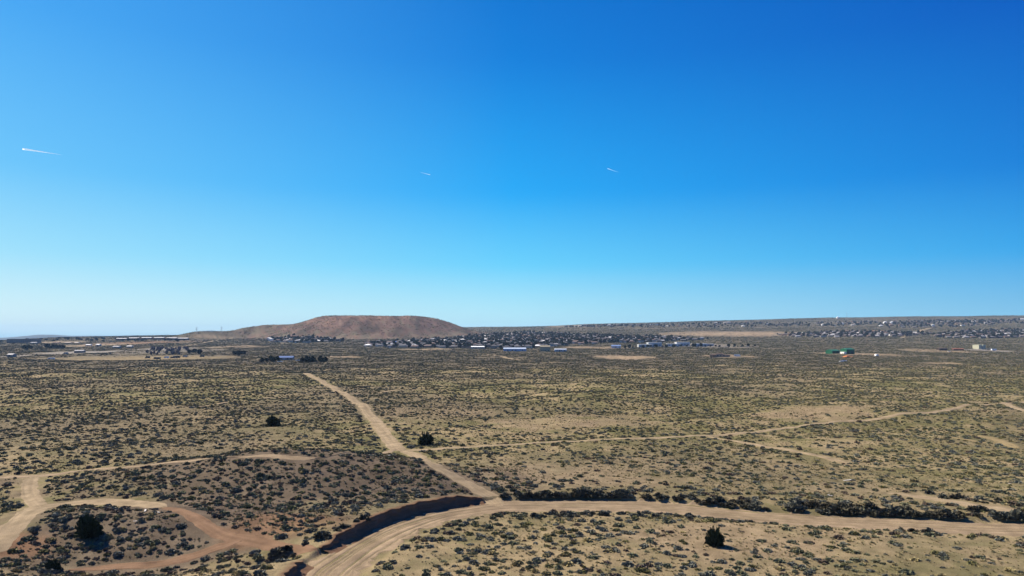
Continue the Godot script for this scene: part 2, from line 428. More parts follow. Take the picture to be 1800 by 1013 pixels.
class Soup:
	var p := PackedVector3Array()
	var n := PackedVector3Array()
	var c := PackedColorArray()
	func tri(a: Vector3, b: Vector3, d: Vector3, col := Color.WHITE) -> void:
		var f := (d - a).cross(b - a).normalized()
		p.append(a); p.append(b); p.append(d)
		for i in 3:
			n.append(f)
			c.append(col)
	func quad(a: Vector3, b: Vector3, d: Vector3, e: Vector3, col := Color.WHITE) -> void:
		tri(a, b, d, col)
		tri(a, d, e, col)
	func box(lo: Vector3, hi: Vector3, col := Color.WHITE) -> void:
		var v := []
		for i in 8:
			v.append(Vector3(hi.x if i & 1 else lo.x, hi.y if i & 2 else lo.y, hi.z if i & 4 else lo.z))
		quad(v[0], v[2], v[3], v[1], col)
		quad(v[5], v[7], v[6], v[4], col)
		quad(v[4], v[6], v[2], v[0], col)
		quad(v[1], v[3], v[7], v[5], col)
		quad(v[2], v[6], v[7], v[3], col)
		quad(v[4], v[0], v[1], v[5], col)
	func tube(a: Vector3, b: Vector3, ra: float, rb: float, sides := 5, col := Color.WHITE) -> void:
		var ax := (b - a).normalized()
		var u := ax.cross(Vector3.RIGHT if absf(ax.x) < 0.8 else Vector3.UP).normalized()
		var v := ax.cross(u)
		for i in sides:
			var t0 := TAU * i / sides
			var t1 := TAU * (i + 1) / sides
			var d0 := u * cos(t0) + v * sin(t0)
			var d1 := u * cos(t1) + v * sin(t1)
			quad(a + d0 * ra, b + d0 * rb, b + d1 * rb, a + d1 * ra, col)
	func wheel(at: Vector3, r: float, w: float) -> void:
		for i in 12:
			var t0 := TAU * i / 12.0
			var t1 := TAU * (i + 1) / 12.0
			var a := Vector3(cos(t0) * r, sin(t0) * r, 0)
			var b := Vector3(cos(t1) * r, sin(t1) * r, 0)
			var z := Vector3(0, 0, w * 0.5)
			quad(at + a - z, at + b - z, at + b + z, at + a + z)
			tri(at + z, at + a + z, at + b + z)
			tri(at - z, at + b - z, at + a - z)
	func profile(pts: Array, z0: float, z1: float) -> void:   # extrude a convex outline in x,y along z
		var m := pts.size()
		for i in m:
			var a: Vector2 = pts[i]
			var b: Vector2 = pts[(i + 1) % m]
			quad(Vector3(a.x, a.y, z0), Vector3(b.x, b.y, z0), Vector3(b.x, b.y, z1), Vector3(a.x, a.y, z1))
			if i > 0 and i < m - 1:
				var o: Vector2 = pts[0]
				tri(Vector3(o.x, o.y, z0), Vector3(b.x, b.y, z0), Vector3(a.x, a.y, z0))
				tri(Vector3(o.x, o.y, z1), Vector3(a.x, a.y, z1), Vector3(b.x, b.y, z1))
	func mesh() -> ArrayMesh:
		var arr := []
		arr.resize(Mesh.ARRAY_MAX)
		arr[Mesh.ARRAY_VERTEX] = p
		arr[Mesh.ARRAY_NORMAL] = n
		arr[Mesh.ARRAY_COLOR] = c
		var m := ArrayMesh.new()
		m.add_surface_from_arrays(Mesh.PRIMITIVE_TRIANGLES, arr)
		return m


func ball() -> Vector3:
	while true:
		var v := Vector3(rng.randf_range(-1, 1), rng.randf_range(-1, 1), rng.randf_range(-1, 1))
		if v.length_squared() <= 1.0 and v.length_squared() > 0.001:
			return v
	return Vector3.UP


# a dome of leafy sprays about two units wide, standing on y = 0
func shrub_mesh(count: int, tall: float, spray: float, lobes: int) -> ArrayMesh:
	var s := Soup.new()
	var centres := []
	for i in lobes:
		var t := TAU * i / lobes + rng.randf_range(-0.5, 0.5)
		var o := rng.randf_range(0.15, 0.5) if lobes > 1 else 0.0
		centres.append([Vector3(cos(t) * o, 0.0, sin(t) * o), rng.randf_range(0.5, 0.75) if lobes > 1 else 1.0, rng.randf_range(0.65, 1.05)])
	for i in count:
		var l: Array = centres[i % lobes]
		var d := ball().normalized()
		d.y = absf(d.y) * 1.1 + 0.02
		d = d.normalized()
		var rad: float = l[1]
		var tip: Vector3 = l[0] + Vector3(d.x * rad, d.y * tall * l[2] * rad * 1.25, d.z * rad) * rng.randf_range(0.72, 1.08)
		var root: Vector3 = l[0] * 0.6 + (tip - l[0]) * rng.randf_range(0.35, 0.7)
		var side := d.cross(ball()).normalized() * spray * rng.randf_range(0.6, 1.3)
		var k := rng.randf_range(0.7, 1.25)
		var c := Color(k, k, k)
		s.tri(root - side * 0.5, tip, root + side * 0.5, c)
		s.tri(root + side.rotated(d, 1.2) * 0.4, tip + side * 0.6, tip - side * 0.5, c)
	return s.mesh()


func stem_mesh(tall: float) -> ArrayMesh:
	var s := Soup.new()
	for i in 6:
		var t := TAU * i / 6.0 + rng.randf_range(-0.4, 0.4)
		s.tube(Vector3(cos(t) * 0.05, -0.06, sin(t) * 0.05), Vector3(cos(t) * 0.4, tall * 0.7, sin(t) * 0.4), 0.045, 0.015, 4)
	return s.mesh()


func tuft_mesh() -> ArrayMesh:
	var s := Soup.new()
	for i in 22:
		var t := rng.randf() * TAU
		var o := Vector3(cos(t), 0, sin(t))
		var b := o * rng.randf_range(0.0, 0.45)
		var w := Vector3(-o.z, 0, o.x) * rng.randf_range(0.05, 0.1)
		var k := rng.randf_range(0.75, 1.2)
		s.tri(b - w, b + o * rng.randf_range(0.2, 0.6) + Vector3.UP * rng.randf_range(0.4, 0.8), b + w, Color(k, k, k))
	return s.mesh()


func tree_parts(n_leaf: int, wide: float, tall: float, base: float, spray: float, cone := 0.0) -> Array:   # [crown mesh, trunk mesh]
	var s := Soup.new()
	var t := Soup.new()
	t.tube(Vector3(0, -0.25, 0), Vector3(0.03 * tall, tall * 0.55, 0.02 * tall), 0.055 * tall, 0.025 * tall, 7)
	var clumps := []
	for i in 16:
		var d := ball()
		var slim := 1.0 - cone * (d.y * 0.5 + 0.2)
		var c := Vector3(d.x * wide * 0.62 * slim, base + (tall - base) * (0.46 + 0.42 * d.y), d.z * wide * 0.62 * slim)
		clumps.append([c, rng.randf_range(0.22, 0.4) * wide])
		t.tube(Vector3(0.01 * tall, tall * rng.randf_range(0.08, 0.4), 0), c, 0.018 * tall, 0.006 * tall, 4)
	for i in n_leaf:
		var cl: Array = clumps[i % 16]
		var d := ball().normalized()
		var p: Vector3 = cl[0] + d * cl[1] * rng.randf_range(0.55, 1.05) * Vector3(1, 0.85, 1)
		p.y = maxf(p.y, base * 0.6 + 0.03)
		var u := d.cross(ball()).normalized() * spray
		var v := (d + ball() * 0.5).normalized() * spray * 1.3
		var k := rng.randf_range(0.65, 1.3)
		s.tri(p - u * 0.5, p + v, p + u * 0.5, Color(k, k, k))
	return [s.mesh(), t.mesh()]


# ---------------------------------------------------------------- roads
func smooth_line(pts: Array, step: float) -> PackedVector2Array:
	var o := PackedVector2Array()
	for i in pts.size() - 1:
		var p1 := Vector2(pts[i][0], pts[i][1])
		var p2 := Vector2(pts[i + 1][0], pts[i + 1][1])
		var p0 := Vector2(pts[i - 1][0], pts[i - 1][1]) if i > 0 else p1 * 2.0 - p2
		var p3 := Vector2(pts[i + 2][0], pts[i + 2][1]) if i + 2 < pts.size() else p2 * 2.0 - p1
		var n := maxi(1, int(p1.distance_to(p2) / step))
		for k in n:
			o.append(p1.cubic_interpolate(p2, p0, p3, float(k) / n))
	o.append(Vector2(pts[-1][0], pts[-1][1]))
	return o


func mark(p: Vector2, r: float) -> void:
	var i0 := int((p.x - r + 640.0) / MC)
	var i1 := int((p.x + r + 640.0) / MC)
	var j0 := int((p.y - r - 60.0) / MC)
	var j1 := int((p.y + r - 60.0) / MC)
	for j in range(maxi(j0, 0), mini(j1, MD - 1) + 1):
		for i in range(maxi(i0, 0), mini(i1, MX - 1) + 1):
			mask[j * MX + i] = 1


func blocked(x: float, d: float) -> bool:
	var i := int((x + 640.0) / MC)
	var j := int((d - 60.0) / MC)
	return i >= 0 and j >= 0 and i < MX and j < MD and mask[j * MX + i] == 1


func ribbon(n: String, label: String, line: PackedVector2Array, half: float, tint: Vector3, cols: int, ruts: Array, fade_ends: bool, mt: Material, category := "road", broken := false) -> void:
	var pos := PackedVector3Array()
	var col := PackedColorArray()
	var m := line.size()
	for i in m:
		var p := line[i]
		var t := (line[mini(i + 1, m - 1)] - line[maxi(i - 1, 0)]).normalized()
		var s := Vector2(-t.y, t.x)
		var wl := half * (1.0 + 0.3 * n_small.get_noise_2d(p.x * 1.3, p.y * 1.3) + 0.22 * n_fine.get_noise_2d(p.x * 1.1, p.y * 1.1))
		var wr := half * (1.0 + 0.3 * n_small.get_noise_2d(p.x * 1.3 + 77.0, p.y * 1.3) + 0.22 * n_fine.get_noise_2d(p.x * 1.1 + 9.0, p.y * 1.1))
		var e := 1.0
		if broken:      # stretches where the scrub has grown over the track
			e = clampf(0.75 + 2.4 * n_mid.get_noise_2d(p.x * 1.6, p.y * 1.6), 0.05, 1.0)
		if fade_ends:
			e *= smoothstep(0.0, 6.0, float(mini(i, m - 1 - i)) + 2.0)
		for k in cols:
			var f := 2.0 * k / (cols - 1) - 1.0
			var o := (f * half + signf(f) * ((wl if f < 0.0 else wr) - half) * smoothstep(0.55, 1.0, absf(f))) * e
			var q := p + s * o
			var lift := 0.035 + 0.00022 * p.y
			lift -= (0.06 + 0.0004 * p.y) * smoothstep(0.8, 1.0, absf(f))
			var groove := 0.0
			for r in ruts:
				var c: float = r[0] + 0.16 * n_small.get_noise_2d(p.x * 0.13 + r[0] * 50.0, p.y * 0.13)
				groove += r[1] * exp(-pow((f - c) / r[2], 2.0))
			var y := height(q.x, q.y) + lift - groove
			pos.append(Vector3(q.x, y, -q.y))
			var g := 1.0 + 0.16 * n_small.get_noise_2d(q.x, q.y) + 0.16 * n_fine.get_noise_2d(q.x, q.y) + 0.22 * n_fine.get_noise_2d(f * 5.0 + 40.0, i * 0.03)
			col.append(Color(tint.x * g, tint.y * g, tint.z * g))
		if e > 0.4:
			mark(p, half * 0.7 * e + 0.1)
		for z in [-0.6, 0.6]:
			mark(p + s * half * e * z, half * e * 0.35)
	var nor := PackedVector3Array()
	nor.resize(pos.size())
	var idx := PackedInt32Array()
	for i in m:
		for k in cols:
			var e := pos[i * cols + mini(k + 1, cols - 1)] - pos[i * cols + maxi(k - 1, 0)]
			var g := pos[mini(i + 1, m - 1) * cols + k] - pos[maxi(i - 1, 0) * cols + k]
			var nn := e.cross(g).normalized()
			nor[i * cols + k] = nn if nn.y > 0.0 else -nn
			if i < m - 1 and k < cols - 1:
				var a := i * cols + k
				for v in [a, a + 1, a + cols, a + 1, a + cols + 1, a + cols]:
					idx.append(v)
	var o := MeshInstance3D.new()
	o.name = numbered(n)
	o.mesh = mesh_of(pos, nor, col, idx)
	o.material_override = mt
	add_child(o)
	meta(o, label, category, "", "structure")


func road_material() -> StandardMaterial3D:
	var m: StandardMaterial3D = soil_material()
	m.resource_name = "packed sand"
	m.heightmap_scale = 4.0
	m.uv1_scale = Vector3.ONE * 0.33
	return m


func make_roads() -> void:
	var mt := road_material()
	var tints := [Vector3(0.44, 0.342, 0.215), Vector3(0.31, 0.195, 0.12), Vector3(0.38, 0.295, 0.155), Vector3(0.44, 0.335, 0.215)]
	var ruts: Array = []
	for i in 9:
		ruts.append([-0.75 + 0.19 * i + rng.randf_range(-0.05, 0.05), rng.randf_range(0.04, 0.15), rng.randf_range(0.028, 0.05)])
	ribbon("wash_bed", "broad sandy wash with wheel ruts curving in from the bottom edge", smooth_line(WASH, 0.7), WASH_HALF + 0.35, Vector3(0.41, 0.31, 0.20), 57, ruts, false, mt, "wash")
	for r in ROADS:
		var line := smooth_line(r[4], clampf(r[4][0][1] * 0.006, 0.8, 8.0))
		var two := [[-0.42, 0.05, 0.12], [0.42, 0.05, 0.12]]
		ribbon(r[0], r[1], line, r[2], tints[r[3]], 11, two, true, mt, "road", r[3] == 3)
	# the cut bank along the left side of the wash
	var pos := PackedVector3Array()
	var col := PackedColorArray()
	var line := smooth_line(WASH, 0.45)
	var cols := 14
	var rows := 0
	var steps := []
	for i in line.size():
		var p := line[i]
		var w := wash_at(p.x, p.y)
		if w.z < 0.45 or p.y < 72.0:
			continue
		var t := (line[mini(i + 1, line.size() - 1)] - line[maxi(i - 1, 0)]).normalized()
		var s := Vector2(-t.y, t.x)
		var sc := 0.45 * n_small.get_noise_2d(p.x * 2.2, p.y * 2.2) + 0.45 * n_fine.get_noise_2d(p.x * 0.7, p.y * 0.7) - 0.25
		var lip := p + s * (WASH_HALF + 1.0)
		var top := height(lip.x, lip.y) + 0.10 * n_fine.get_noise_2d(p.x * 1.5, p.y * 1.5)
		var foot := height(p.x, p.y)
		for k in cols:
			var e: float
			var y: float
			if k == 0:
				e = -1.75 + sc * 0.8
				y = foot - 0.06
			elif k < cols - 2:
				var f := float(k - 1) / (cols - 4)
				e = -1.15 * pow(1.0 - f, 2.6) + sc + 0.16 * f + 0.30 * n_fine.get_noise_2d(i * 0.45, f * 3.0) + 0.16 * n_fine.get_noise_2d(i * 0.9, f * 7.0) * (1.0 - f)
				y = lerpf(foot + 0.05, top + 0.03, f)
			elif k == cols - 2:
				e = 1.05
				y = top + 0.03
			else:
				e = 1.7
				y = top - 0.25
			var q := p + s * (WASH_HALF + e)
			pos.append(Vector3(q.x, y, -q.y))
			var f2 := clampf(float(k) / cols, 0.0, 1.0)
			var band := 1.0 + 0.28 * n_fine.get_noise_2d(f2 * 9.0, i * 0.012) + 0.15 * n_fine.get_noise_2d(i * 0.4, f2 * 12.0)
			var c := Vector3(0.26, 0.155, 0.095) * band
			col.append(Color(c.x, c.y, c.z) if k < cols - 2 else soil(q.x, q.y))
		rows += 1
		steps.append(i)
	var nor := PackedVector3Array()
	nor.resize(pos.size())
	var idx := PackedInt32Array()
	for i in rows:
		for k in cols:
			var e := pos[i * cols + mini(k + 1, cols - 1)] - pos[i * cols + maxi(k - 1, 0)]
			var g := pos[mini(i + 1, rows - 1) * cols + k] - pos[maxi(i - 1, 0) * cols + k]
			nor[i * cols + k] = g.cross(e).normalized()
			if i < rows - 1 and k < cols - 1 and steps[i + 1] == steps[i] + 1:
				var a := i * cols + k
				for v in [a, a + 1, a + cols, a + 1, a + cols + 1, a + cols]:
					idx.append(v)
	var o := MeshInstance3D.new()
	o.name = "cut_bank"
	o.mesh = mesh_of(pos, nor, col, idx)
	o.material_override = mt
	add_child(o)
	meta(o, "steep reddish earth bank cut along the left side of the sandy wash", "bank", "", "structure")


# ---------------------------------------------------------------- plants
const LEAF := [Vector3(0.158, 0.162, 0.098), Vector3(0.162, 0.165, 0.13), Vector3(0.175, 0.162, 0.07), Vector3(0.14, 0.108, 0.078), Vector3(0.32, 0.265, 0.13)]
const LEAF_WORD := ["grey-green", "blue-grey", "olive", "brownish", "straw coloured"]


func nth(k: int) -> String:      # 0 is "first"
	var ones := ["first", "second", "third", "fourth", "fifth", "sixth", "seventh", "eighth", "ninth", "tenth", "eleventh", "twelfth", "thirteenth", "fourteenth", "fifteenth", "sixteenth", "seventeenth", "eighteenth", "nineteenth"]
	if k < 19:
		return ones[k]
	var t := (k + 1) / 10
	if (k + 1) % 10 == 0:
		return ["twentieth", "thirtieth", "fortieth", "fiftieth", "sixtieth", "seventieth"][t - 2]
	return ["twenty", "thirty", "forty", "fifty", "sixty", "seventy"][t - 2] + "-" + ones[k % 10]


func ordinal(k: int) -> String:
	return "nearest" if k == 0 else nth(k) + " nearest"


func make_scrub() -> void:
	var protos := [shrub_mesh(95, 0.75, 0.34, 3), shrub_mesh(80, 0.6, 0.36, 2), shrub_mesh(110, 0.9, 0.3, 4), shrub_mesh(70, 0.5, 0.4, 1)]
	var buffers := [PackedFloat32Array(), PackedFloat32Array(), PackedFloat32Array(), PackedFloat32Array()]
	var big := []          # the individuals: [size, x, D, y, kind, proto, turn]
	# bands of depth: from, to, shrubs per square metre, smallest, largest radius
	var bands := [[66.0, 130.0, 0.58, 0.13, 0.9], [130.0, 260.0, 0.5, 0.17, 0.92], [260.0, 520.0, 0.5, 0.23, 0.9], [520.0, 1000.0, 0.34, 0.32, 1.05], [1000.0, 1700.0, 0.15, 0.55, 1.4], [1700.0, 3000.0, 0.032, 1.0, 2.3], [3000.0, 5600.0, 0.0055, 1.5, 3.6]]
	for b in bands:
		var area: float = 0.76 * (b[1] * b[1] - b[0] * b[0]) + 24.0 * (b[1] - b[0])
		for i in int(area * b[2] * 1.6):
			var d: float = sqrt(rng.randf_range(b[0] * b[0], b[1] * b[1]))
			var x := rng.randf_range(-1.0, 1.0) * (0.76 * d + 12.0)
			if blocked(x, d):
				continue
			var v := 0.6 * n_patch.get_noise_2d(x + 50.0, d) + 0.5 * n_mid.get_noise_2d(x * 0.8, d * 0.8 + 70.0)
			var chance := 0.62 + 1.0 * v - 0.45 * n_mid.get_noise_2d(x, d)
			for p in PATCHES:
				if p[4] < 4.0:
					var q := Vector2((x - p[0]) / p[2], (d - p[1]) / p[3]).length()
					if q < 1.0:
						chance -= p[5] * 0.9
				elif p[4] > 4.5:
					var q := Vector2((x - p[0]) / p[2], (d - p[1]) / p[3]).length()
					if q < 1.0:
						chance += 0.4
			if d > 1700.0 and x < 0.0 and Vector2((x + 500.0) / 430.0, (d - 2650.0) / 520.0).length() < 0.95:
				chance -= 0.35
			if rng.randf() > chance:
				continue
			var size: float = b[3] + (b[4] - b[3]) * pow(rng.randf(), 1.9 if d < 130.0 else 2.4)
			if d < 300.0:
				var w := wash_at(x, d)
				if w.x < WASH_HALF + (1.9 if w.y > 0.0 and w.z > 0.4 else 0.5):
					continue
			var kind := 0
			var k := rng.randf()
			var hue := n_patch.get_noise_2d(x * 0.5, d * 0.5 + 400.0)
			if k < 0.42 + hue * 0.4:
				kind = 0
			elif k < 0.68:
				kind = 1
			elif k < 0.84:
				kind = 2
			elif k < 0.91:
				kind = 3
			else:
				kind = 4
			var pr := rng.randi() % 4
			var y := height(x, d) - 0.04 * size
			var turn := rng.randf() * TAU
			if d < 240.0 and d > 88.0 and absf(x) < 0.68 * d and size > 0.42:
				big.append([size / d, x, d, y, kind, pr, turn, size])
			else:
				add_copy(buffers[pr], x, y, d, size, turn, kind)
	# the mound above the bank and the slope of the hollow are thickly overgrown
	for p in PATCHES:
		if p[4] > 4.5:
			for i in int(p[2] * p[3] * 1.9):
				var q := Vector2(rng.randf_range(-1, 1), rng.randf_range(-1, 1))
				var x: float = p[0] + q.x * p[2]
				var d: float = p[1] + q.y * p[3]
				if q.length() > 1.0 or blocked(x, d) or rng.randf() > 0.75 + n_patch.get_noise_2d(x, d):
					continue
				var w := wash_at(x, d)
				if w.x < WASH_HALF + 1.9:
					continue
				add_copy(buffers[rng.randi() % 4], x, height(x, d) - 0.02, d, rng.randf_range(0.22, 0.62), rng.randf() * TAU, [1, 3, 0, 3][rng.randi() % 4])
	# denser scrub on the far side of the wash and along its near edge
	for i in 2600:
		var d := rng.randf_range(84.0, 150.0)
		var x := rng.randf_range(-36.0, 112.0)
		var w := wash_at(x, d)
		var e := w.x - WASH_HALF
		if blocked(x, d) or e < (1.9 if w.y > 0.0 and w.z > 0.4 else 0.5) or e > (13.0 if w.y > 0.0 else 3.0) or rng.randf() > 0.6 + n_patch.get_noise_2d(x, d):
			continue
		add_copy(buffers[rng.randi() % 4], x, height(x, d) - 0.03, d, rng.randf_range(0.35, 0.95), rng.randf() * TAU, [0, 1, 1, 3][rng.randi() % 4])
	# roadside shrubs stand in lines along the tracks
	for r in ROADS:
		if r[4][0][1] > 700.0 or r[4].size() < 3:
			continue
		var line := smooth_line(r[4], 2.0)
		for i in line.size() - 1:
			var t := (line[i + 1] - line[i]).normalized()
			var s := Vector2(-t.y, t.x)
			for side in [-1.0, 1.0]:
				if rng.randf() < 0.34:
					var q: Vector2 = line[i] + s * side * (r[2] + rng.randf_range(0.9, 3.0))
					if blocked(q.x, q.y):
						continue
					add_copy(buffers[rng.randi() % 4], q.x, height(q.x, q.y) - 0.03, q.y, rng.randf_range(0.5, 1.15), rng.randf() * TAU, [0, 1, 0, 3][rng.randi() % 4])
	big.sort_custom(func(a, b): return a[0] > b[0])
	var marks := {"the juniper below the wash": Vector2(28.9, 105.9), "the big juniper in the hollow": Vector2(-61.7, 109.0), "the crossroads": Vector2(-29.8, 193.5), "the cut bank's high end": Vector2(-5.0, 134.0), "the cut bank's low end": Vector2(-27.0, 104.0), "the dense wash thicket": Vector2(14.0, 137.0), "the long thicket at right": Vector2(58.0, 125.0), "the bottom right corner": Vector2(60.0, 94.0), "the bottom middle": Vector2(8.0, 94.0), "the bottom left corner": Vector2(-58.0, 94.0), "the reddish road": Vector2(-45.0, 118.0), "the road spur at left": Vector2(-84.0, 140.0), "the mound above the bank": Vector2(-40.0, 148.0), "the track below the crossroads": Vector2(-14.0, 160.0), "the side channel at right": Vector2(85.0, 140.0), "the branching track": Vector2(75.0, 200.0), "the sandy flat's middle": Vector2(32.0, 165.0), "the long track at left": Vector2(-75.0, 170.0)}
	var groups := {}
	var chosen := big.slice(0, 300)
	for b in big.slice(300):
		add_copy(buffers[b[5]], b[1], b[3], b[2], b[7], b[6], b[4])
	for b in chosen:
		var best := ""
		var bd := 1e9
		for k in marks:
			var q: float = marks[k].distance_to(Vector2(b[1], b[2]))
			if q < bd:
				bd = q
				best = k
		var o: Vector2 = Vector2(b[1], b[2]) - marks[best]
		var way := ("to the right of" if o.x > 0.0 else "to the left of") if absf(o.x) > absf(o.y) else ("behind" if o.y > 0.0 else "in front of")
		var key := way + " " + best
		if not groups.has(key):
			groups[key] = []
		groups[key].append([bd, b])
	var stems := stem_mesh(0.5)
	var bark := paint(0.13, 0.10, 0.075)
	for key in groups:
		groups[key].sort_custom(func(a, b): return a[0] < b[0])
		for i in groups[key].size():
			var b: Array = groups[key][i][1]
			var l: Vector3 = LEAF[b[4]]
			var o := thing("sagebrush", "%s %s shrub, %s %s" % ["large" if b[7] > 0.65 else "small", LEAF_WORD[b[4]], ordinal(i), key], "shrub", Vector3(b[1], b[3], -b[2]), b[6], "scrub bushes near the wash")
			o.scale = Vector3.ONE * b[7]
			part("foliage", protos[b[5]], leafy(l.x, l.y, l.z), o)
			part("stem", stems, bark, o)
	var kinds := ["dome_scrub", "low_scrub", "bushy_scrub", "mat_scrub"]
	var said := ["countless dome shaped sagebrush dotting the plain", "countless low spreading sagebrush dotting the plain", "countless taller many-lobed sagebrush dotting the plain", "countless flat mat-like shrubs dotting the plain"]
	print("copies ", (buffers[0].size() + buffers[1].size() + buffers[2].size() + buffers[3].size()) / 16)
	for k in 4:
		scatter(kinds[k], said[k], "scrub", protos[k], leafy(1, 1, 1), buffers[k])
	# dry grass between the shrubs of the foreground
	var grass := PackedFloat32Array()
	for i in 150000:
		var d := sqrt(rng.randf_range(66.0 * 66.0, 330.0 * 330.0))
		if d > 160.0 and rng.randf() < 0.35:
			continue
		var x := rng.randf_range(-1.0, 1.0) * (0.76 * d + 12.0)
		if blocked(x, d) or rng.randf() > 0.5 + 0.9 * n_patch.get_noise_2d(x, d + 200.0):
			continue
		if d < 300.0:
			var w := wash_at(x, d)
			if w.x < WASH_HALF + (1.9 if w.y > 0.0 and w.z > 0.4 else 0.2):
				continue
		var s := rng.randf_range(0.16, 0.44)
		var turn := rng.randf() * TAU
		var k := rng.randf_range(0.75, 1.2)
		var y := height(x, d) - 0.01
		var c := cos(turn) * s
		var n := sin(turn) * s
		var green := rng.randf()
		grass.append_array(PackedFloat32Array([c, 0.0, n, x, 0.0, s, 0.0, y, -n, 0.0, c, -d, lerpf(0.33, 0.19, green) * k, lerpf(0.275, 0.175, green) * k, lerpf(0.145, 0.095, green) * k, 1.0]))
	scatter("dry_grass", "short straw coloured dry grass tufts between the shrubs", "grass", tuft_mesh(), leafy(1, 1, 1), grass)


func add_copy(buf: PackedFloat32Array, x: float, y: float, d: float, size: float, turn: float, kind: int) -> void:
	var l: Vector3 = LEAF[kind] * rng.randf_range(0.75, 1.25)
	var c := cos(turn) * size
	var n := sin(turn) * size
	buf.append_array(PackedFloat32Array([c, 0.0, n, x, 0.0, size * rng.randf_range(0.8, 1.15), 0.0, y, -n, 0.0, c, -d, l.x, l.y, l.z, 1.0]))


func scatter(n: String, label: String, category: String, m: Mesh, mt: Material, buf: PackedFloat32Array) -> void:
	if buf.size() == 0:
		return
	var mm := MultiMesh.new()
	mm.transform_format = MultiMesh.TRANSFORM_3D
	mm.use_colors = true
	mm.mesh = m
	mm.instance_count = buf.size() / 16
	mm.buffer = buf
	var o := MultiMeshInstance3D.new()
	o.name = n
	o.multimesh = mm
	o.material_override = mt
	add_child(o)
	meta(o, label, category, "", "stuff")


func make_junipers() -> void:
	var a := tree_parts(1500, 0.5, 1.0, 0.0, 0.08, 0.8)
	a[0] = shrub_mesh(900, 1.25, 0.13, 8)
	var b := tree_parts(1500, 0.6, 1.0, 0.0, 0.08, 0.35)
	b[0] = shrub_mesh(1300, 1.15, 0.13, 9)
	var dark := leafy(0.040, 0.048, 0.022)
	var bark := paint(0.12, 0.09, 0.07)
	var list := [["juniper_wash", "upright spiky juniper bush standing alone on bare sand below the wash", 2.5, 1.35, a], ["juniper_hollow", "large dark round juniper on the slope of the hollow at left", 3.3, 1.9, b], ["juniper_plain", "dark round juniper alone on the plain left of the dirt road", 3.4, 2.4, b], ["juniper_cross", "dark juniper just right of the crossroads", 3.2, 2.2, a], ["juniper_edge", "small dark juniper at the bottom edge below the hollow", 1.5, 1.0, b]]
	for j in list:
		var p: Array = SPOT[j[0]]
		var o := thing("juniper_tree", j[1], "tree", ground(p[0], p[1]), rng.randf() * TAU, "junipers on the plain")
		o.scale = Vector3(j[3], j[2], j[3])
		part("crown", j[4][0], dark, o)
		part("trunk", j[4][1], bark, o)


func make_thickets() -> void:
	var crowns := [shrub_mesh(220, 1.0, 0.26, 4), shrub_mesh(200, 0.95, 0.26, 3), shrub_mesh(240, 1.1, 0.24, 5)]
	var stems := stem_mesh(0.7)
	var tones := [Vector3(0.07, 0.062, 0.042), Vector3(0.085, 0.08, 0.055), Vector3(0.105, 0.105, 0.08)]
	var bark := paint(0.10, 0.08, 0.06)
	var where := ["the brush on the cut bank's lower lip", "the brush on the bank at the bottom edge", "the thicket right of the short track", "the dense thicket behind the wash's bend", "the loose thicket after the dense one", "the rounded thicket behind the wash's middle", "the long thicket behind the wash at right", "the tail of the long thicket at right", "the thicket at the right edge", "the thicket along the side channel at right"]
	var sizes := [0.95, 1.0, 1.0, 1.25, 0.9, 1.1, 1.25, 1.15, 1.3, 0.9]
	for t in SPOT.thicket.size():
		var r: Array = SPOT.thicket[t]
		bush_row(r, "%s in " + where[t], "brush_shrub", "brush thickets along the wash", sizes[t], crowns, stems, tones, bark)
	for t in SPOT.southrow.size():
		bush_row(SPOT.southrow[t], "%s in " + ["the left brush line on the wash's near edge", "the right brush line on the wash's near edge"][t], "brush_shrub", "brush line on the near edge of the wash", 0.72, crowns, stems, [tones[2], Vector3(0.1, 0.1, 0.08), tones[1]], bark)
	for t in SPOT.hedge.size():
		bush_row(SPOT.hedge[t], "%s in " + ["the dark brush line below the ranch", "the short dark brush line in the middle distance"][t], "brush_shrub", "dark brush lines on the plain", 1.5, crowns, stems, tones, bark)


func bush_row(r: Array, say: String, n: String, group: String, size: float, crowns: Array, stems: Mesh, tones: Array, bark: Material) -> void:
	var count := int(r[4])
	for i in count:
		var t := (i + 0.5) / count
		var x: float = lerpf(r[0], r[2], t) + rng.randf_range(-0.9, 0.9)
		var d: float = lerpf(r[1], r[3], t) + rng.randf_range(-0.5, 0.5) * r[5]
		if d < 300.0:
			var w := wash_at(x, d)
			if w.x < WASH_HALF + 0.8:
				d += WASH_HALF + 0.8 - w.x if w.y > 0.0 else w.x - WASH_HALF - 0.8
		var o := thing(n, say % (nth(i) + " dark bush from left"), "shrub", ground(x, d, -0.05), rng.randf() * TAU, group)
		var s := size * rng.randf_range(0.6, 1.4)
		o.scale = Vector3(s, s * rng.randf_range(0.6, 0.95), s)
		var c: Vector3 = tones[rng.randi() % tones.size()]
		part("foliage", crowns[rng.randi() % crowns.size()], leafy(c.x, c.y, c.z), o)
		part("stem", stems, bark, o)


